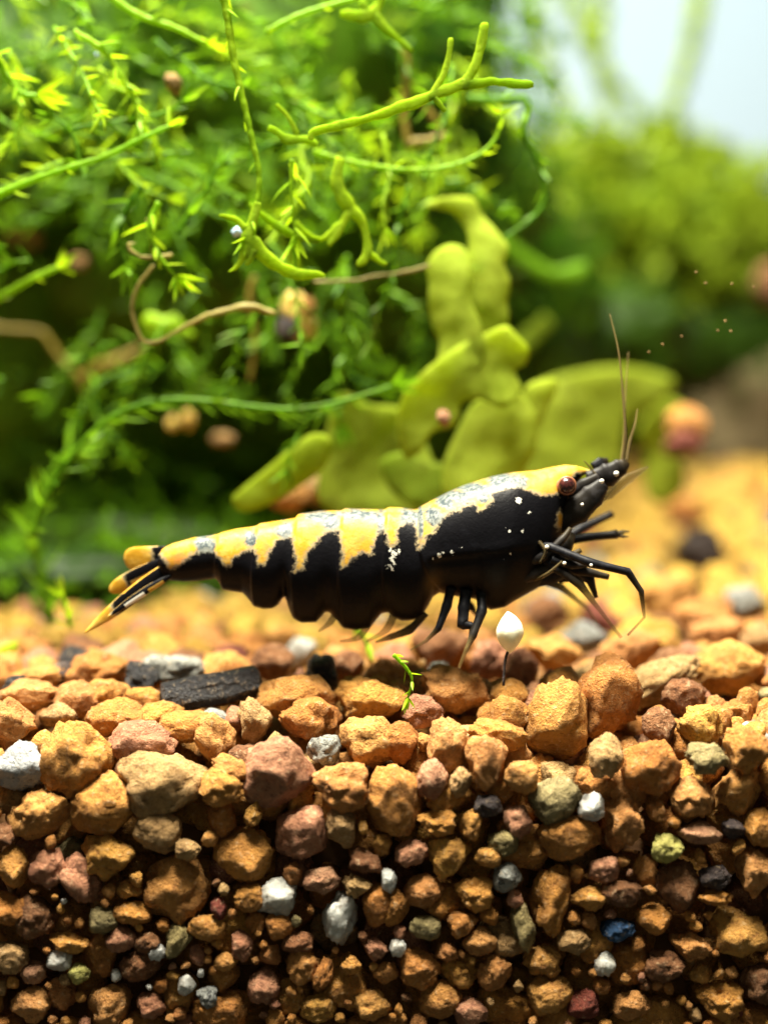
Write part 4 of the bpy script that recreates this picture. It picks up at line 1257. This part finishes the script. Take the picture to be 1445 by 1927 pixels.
blade('lobed_thallus', [(640,740),(700,760),(760,770),(800,830),(820,900),(800,960),(720,985),(640,975),(600,940),(600,880),(612,820)], 1.30, 'broad dim green thallus behind the arching stem', 'thallus_dim', 0.035, 0.2, seed=4.0)
blade('lobed_thallus', [(436,938),(450,922),(500,882),(545,845),(590,815),(625,830),(610,880),(560,918),(510,948),(470,962),(444,958)], 0.90, 'long rounded pale green lobe pointing down to the left', 'thallus', 0.045, 0.08, seed=6.0)
blade('lobed_thallus', [(985,735),(1010,715),(1045,712),(1046,735),(1030,765),(1015,800),(1000,800)], 1.15, 'short bright green lobe tip right of the tall thallus', 'thallus', 0.04, 0.08, seed=8.0)
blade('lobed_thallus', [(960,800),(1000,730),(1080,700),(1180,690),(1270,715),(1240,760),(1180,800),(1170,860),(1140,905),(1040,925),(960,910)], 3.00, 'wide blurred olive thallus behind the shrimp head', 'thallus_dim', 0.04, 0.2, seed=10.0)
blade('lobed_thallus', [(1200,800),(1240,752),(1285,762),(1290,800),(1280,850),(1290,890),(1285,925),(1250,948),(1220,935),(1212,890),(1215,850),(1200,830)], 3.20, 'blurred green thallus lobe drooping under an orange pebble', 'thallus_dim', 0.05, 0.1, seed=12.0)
blade('lobed_thallus', [(282,588),(312,596),(330,590),(352,612),(372,632),(350,636),(330,626),(300,634),(270,614)], 1.7, 'small soft green lobe inside the root loop', 'moss_bright', 0.06, 0.05, seed=15.0)
blade('lobed_thallus', [(-20,1230),(5,1212),(28,1208),(24,1228),(5,1245),(-20,1250)], 0.50, 'pale green leaf fragment lying at the left edge of the gravel', 'thallus', 0.05, 0.03, seed=17.0)

# --- things caught in the plants
t_ = lump_obj('amber_husk', 560, 594, 32, 48, 1.5, 'amber', 'amber and cream husk with a dark hollow caught in the moss', 'husk', 801, 15, angular=1.0, rough=1.8)
lump_obj('caught_pebble', 582, 574, 12, 17, 1.45, 'clay', 'small orange grain stuck to the amber husk', 'pebble', 802)
lump_obj('caught_pebble', 540, 618, 22, 24, 1.42, 'dark', 'dark brown lump added as the hollow of the amber husk', 'pebble', 803)  # added dark lump, stands in for the husk's hollow
lump_obj('clay_pebble', 1290, 800, 40, 38, 3.0, 'clay', 'blurred orange grain on top of the drooping lobe', 'pebble', 804)
lump_obj('red_pebble', 1284, 834, 36, 26, 2.75, 'red', 'blurred dark red grain on the drooping lobe', 'pebble', 805)
for px, py, rx, ry, y, m, lab in ((325,796,12,15,2.2,'amber','small amber grain resting in moss under the arching stem'), (355,790,13,20,2.2,'amber','taller amber grain resting in moss beside a smaller one'), (418,826,24,13,2.2,'tan','flat tan chip resting in the moss below the arching stem'),
        (548,936,40,30,1.7,'clay','orange grain under the long rounded lobe'), (598,920,28,30,1.9,'tan','yellow grain between the rounded lobe and the broad thallus'), (835,787,13,18,0.70,'pink','pale orange grain stuck on the tall thallus'),
        (328,158,16,22,0.7,'tan','tiny tan snail-shaped grain high in the moss'), (45,440,34,22,3.3,'tan','blurred tan grain in the left moss'), (150,492,16,12,2.8,'tan','small blurred tan grain in the left moss'), (945,880,26,12,1.3,'red','reddish grain behind the shrimp back')):
    lump_obj('caught_pebble', px, py, rx, ry, y, m, lab, 'pebble', int(px + py), (px * 7) % 50 - 25, sub=4, angular=1.0)
lump_obj('back_stone', 1400, 780, 170, 150, 8.2, 'backstone', 'large blurred grey-brown stone at the right behind the bed', 'stone', 811, 0, dep=110, sub=4)
lump_obj('back_stone', 1450, 535, 36, 42, 5.6, 'brown', 'blurred brown lump at the right edge before the moss mound', 'stone', 812, 0, sub=4)

k = NT('bubble')
k.b.inputs['Base Color'].default_value = (0.55, 0.75, 0.95, 1)
k.b.inputs['Roughness'].default_value = 0.1
M['bubble'] = k.m
for px, py, rx, ry, y, lab in ((447, 436, 11, 8, 0.36, 'pale blue air bubble beside the star-shaped points'), (188, 103, 8, 7, 0.7, 'pale blue air bubble on the starry moss shoot')):
    lump_obj('air_bubble', px, py, rx, ry, y, 'bubble', lab, 'bubble', 900, 20, sub=3, angular=0.0, rough=0.1)
for i, (px, py) in enumerate(((1364,604),(1374,623),(1350,622),(1282,633),(1220,663),(1246,648),(1327,533),(1309,512),(1376,534),(1417,540))):
    lump_obj('water_speck', px, py, 2.2, 2.0, 0.15, 'tan', 'tiny pale speck drifting in the water before the dark moss', 'speck', 950 + i, 0, sub=2, group='specks drifting in the water')
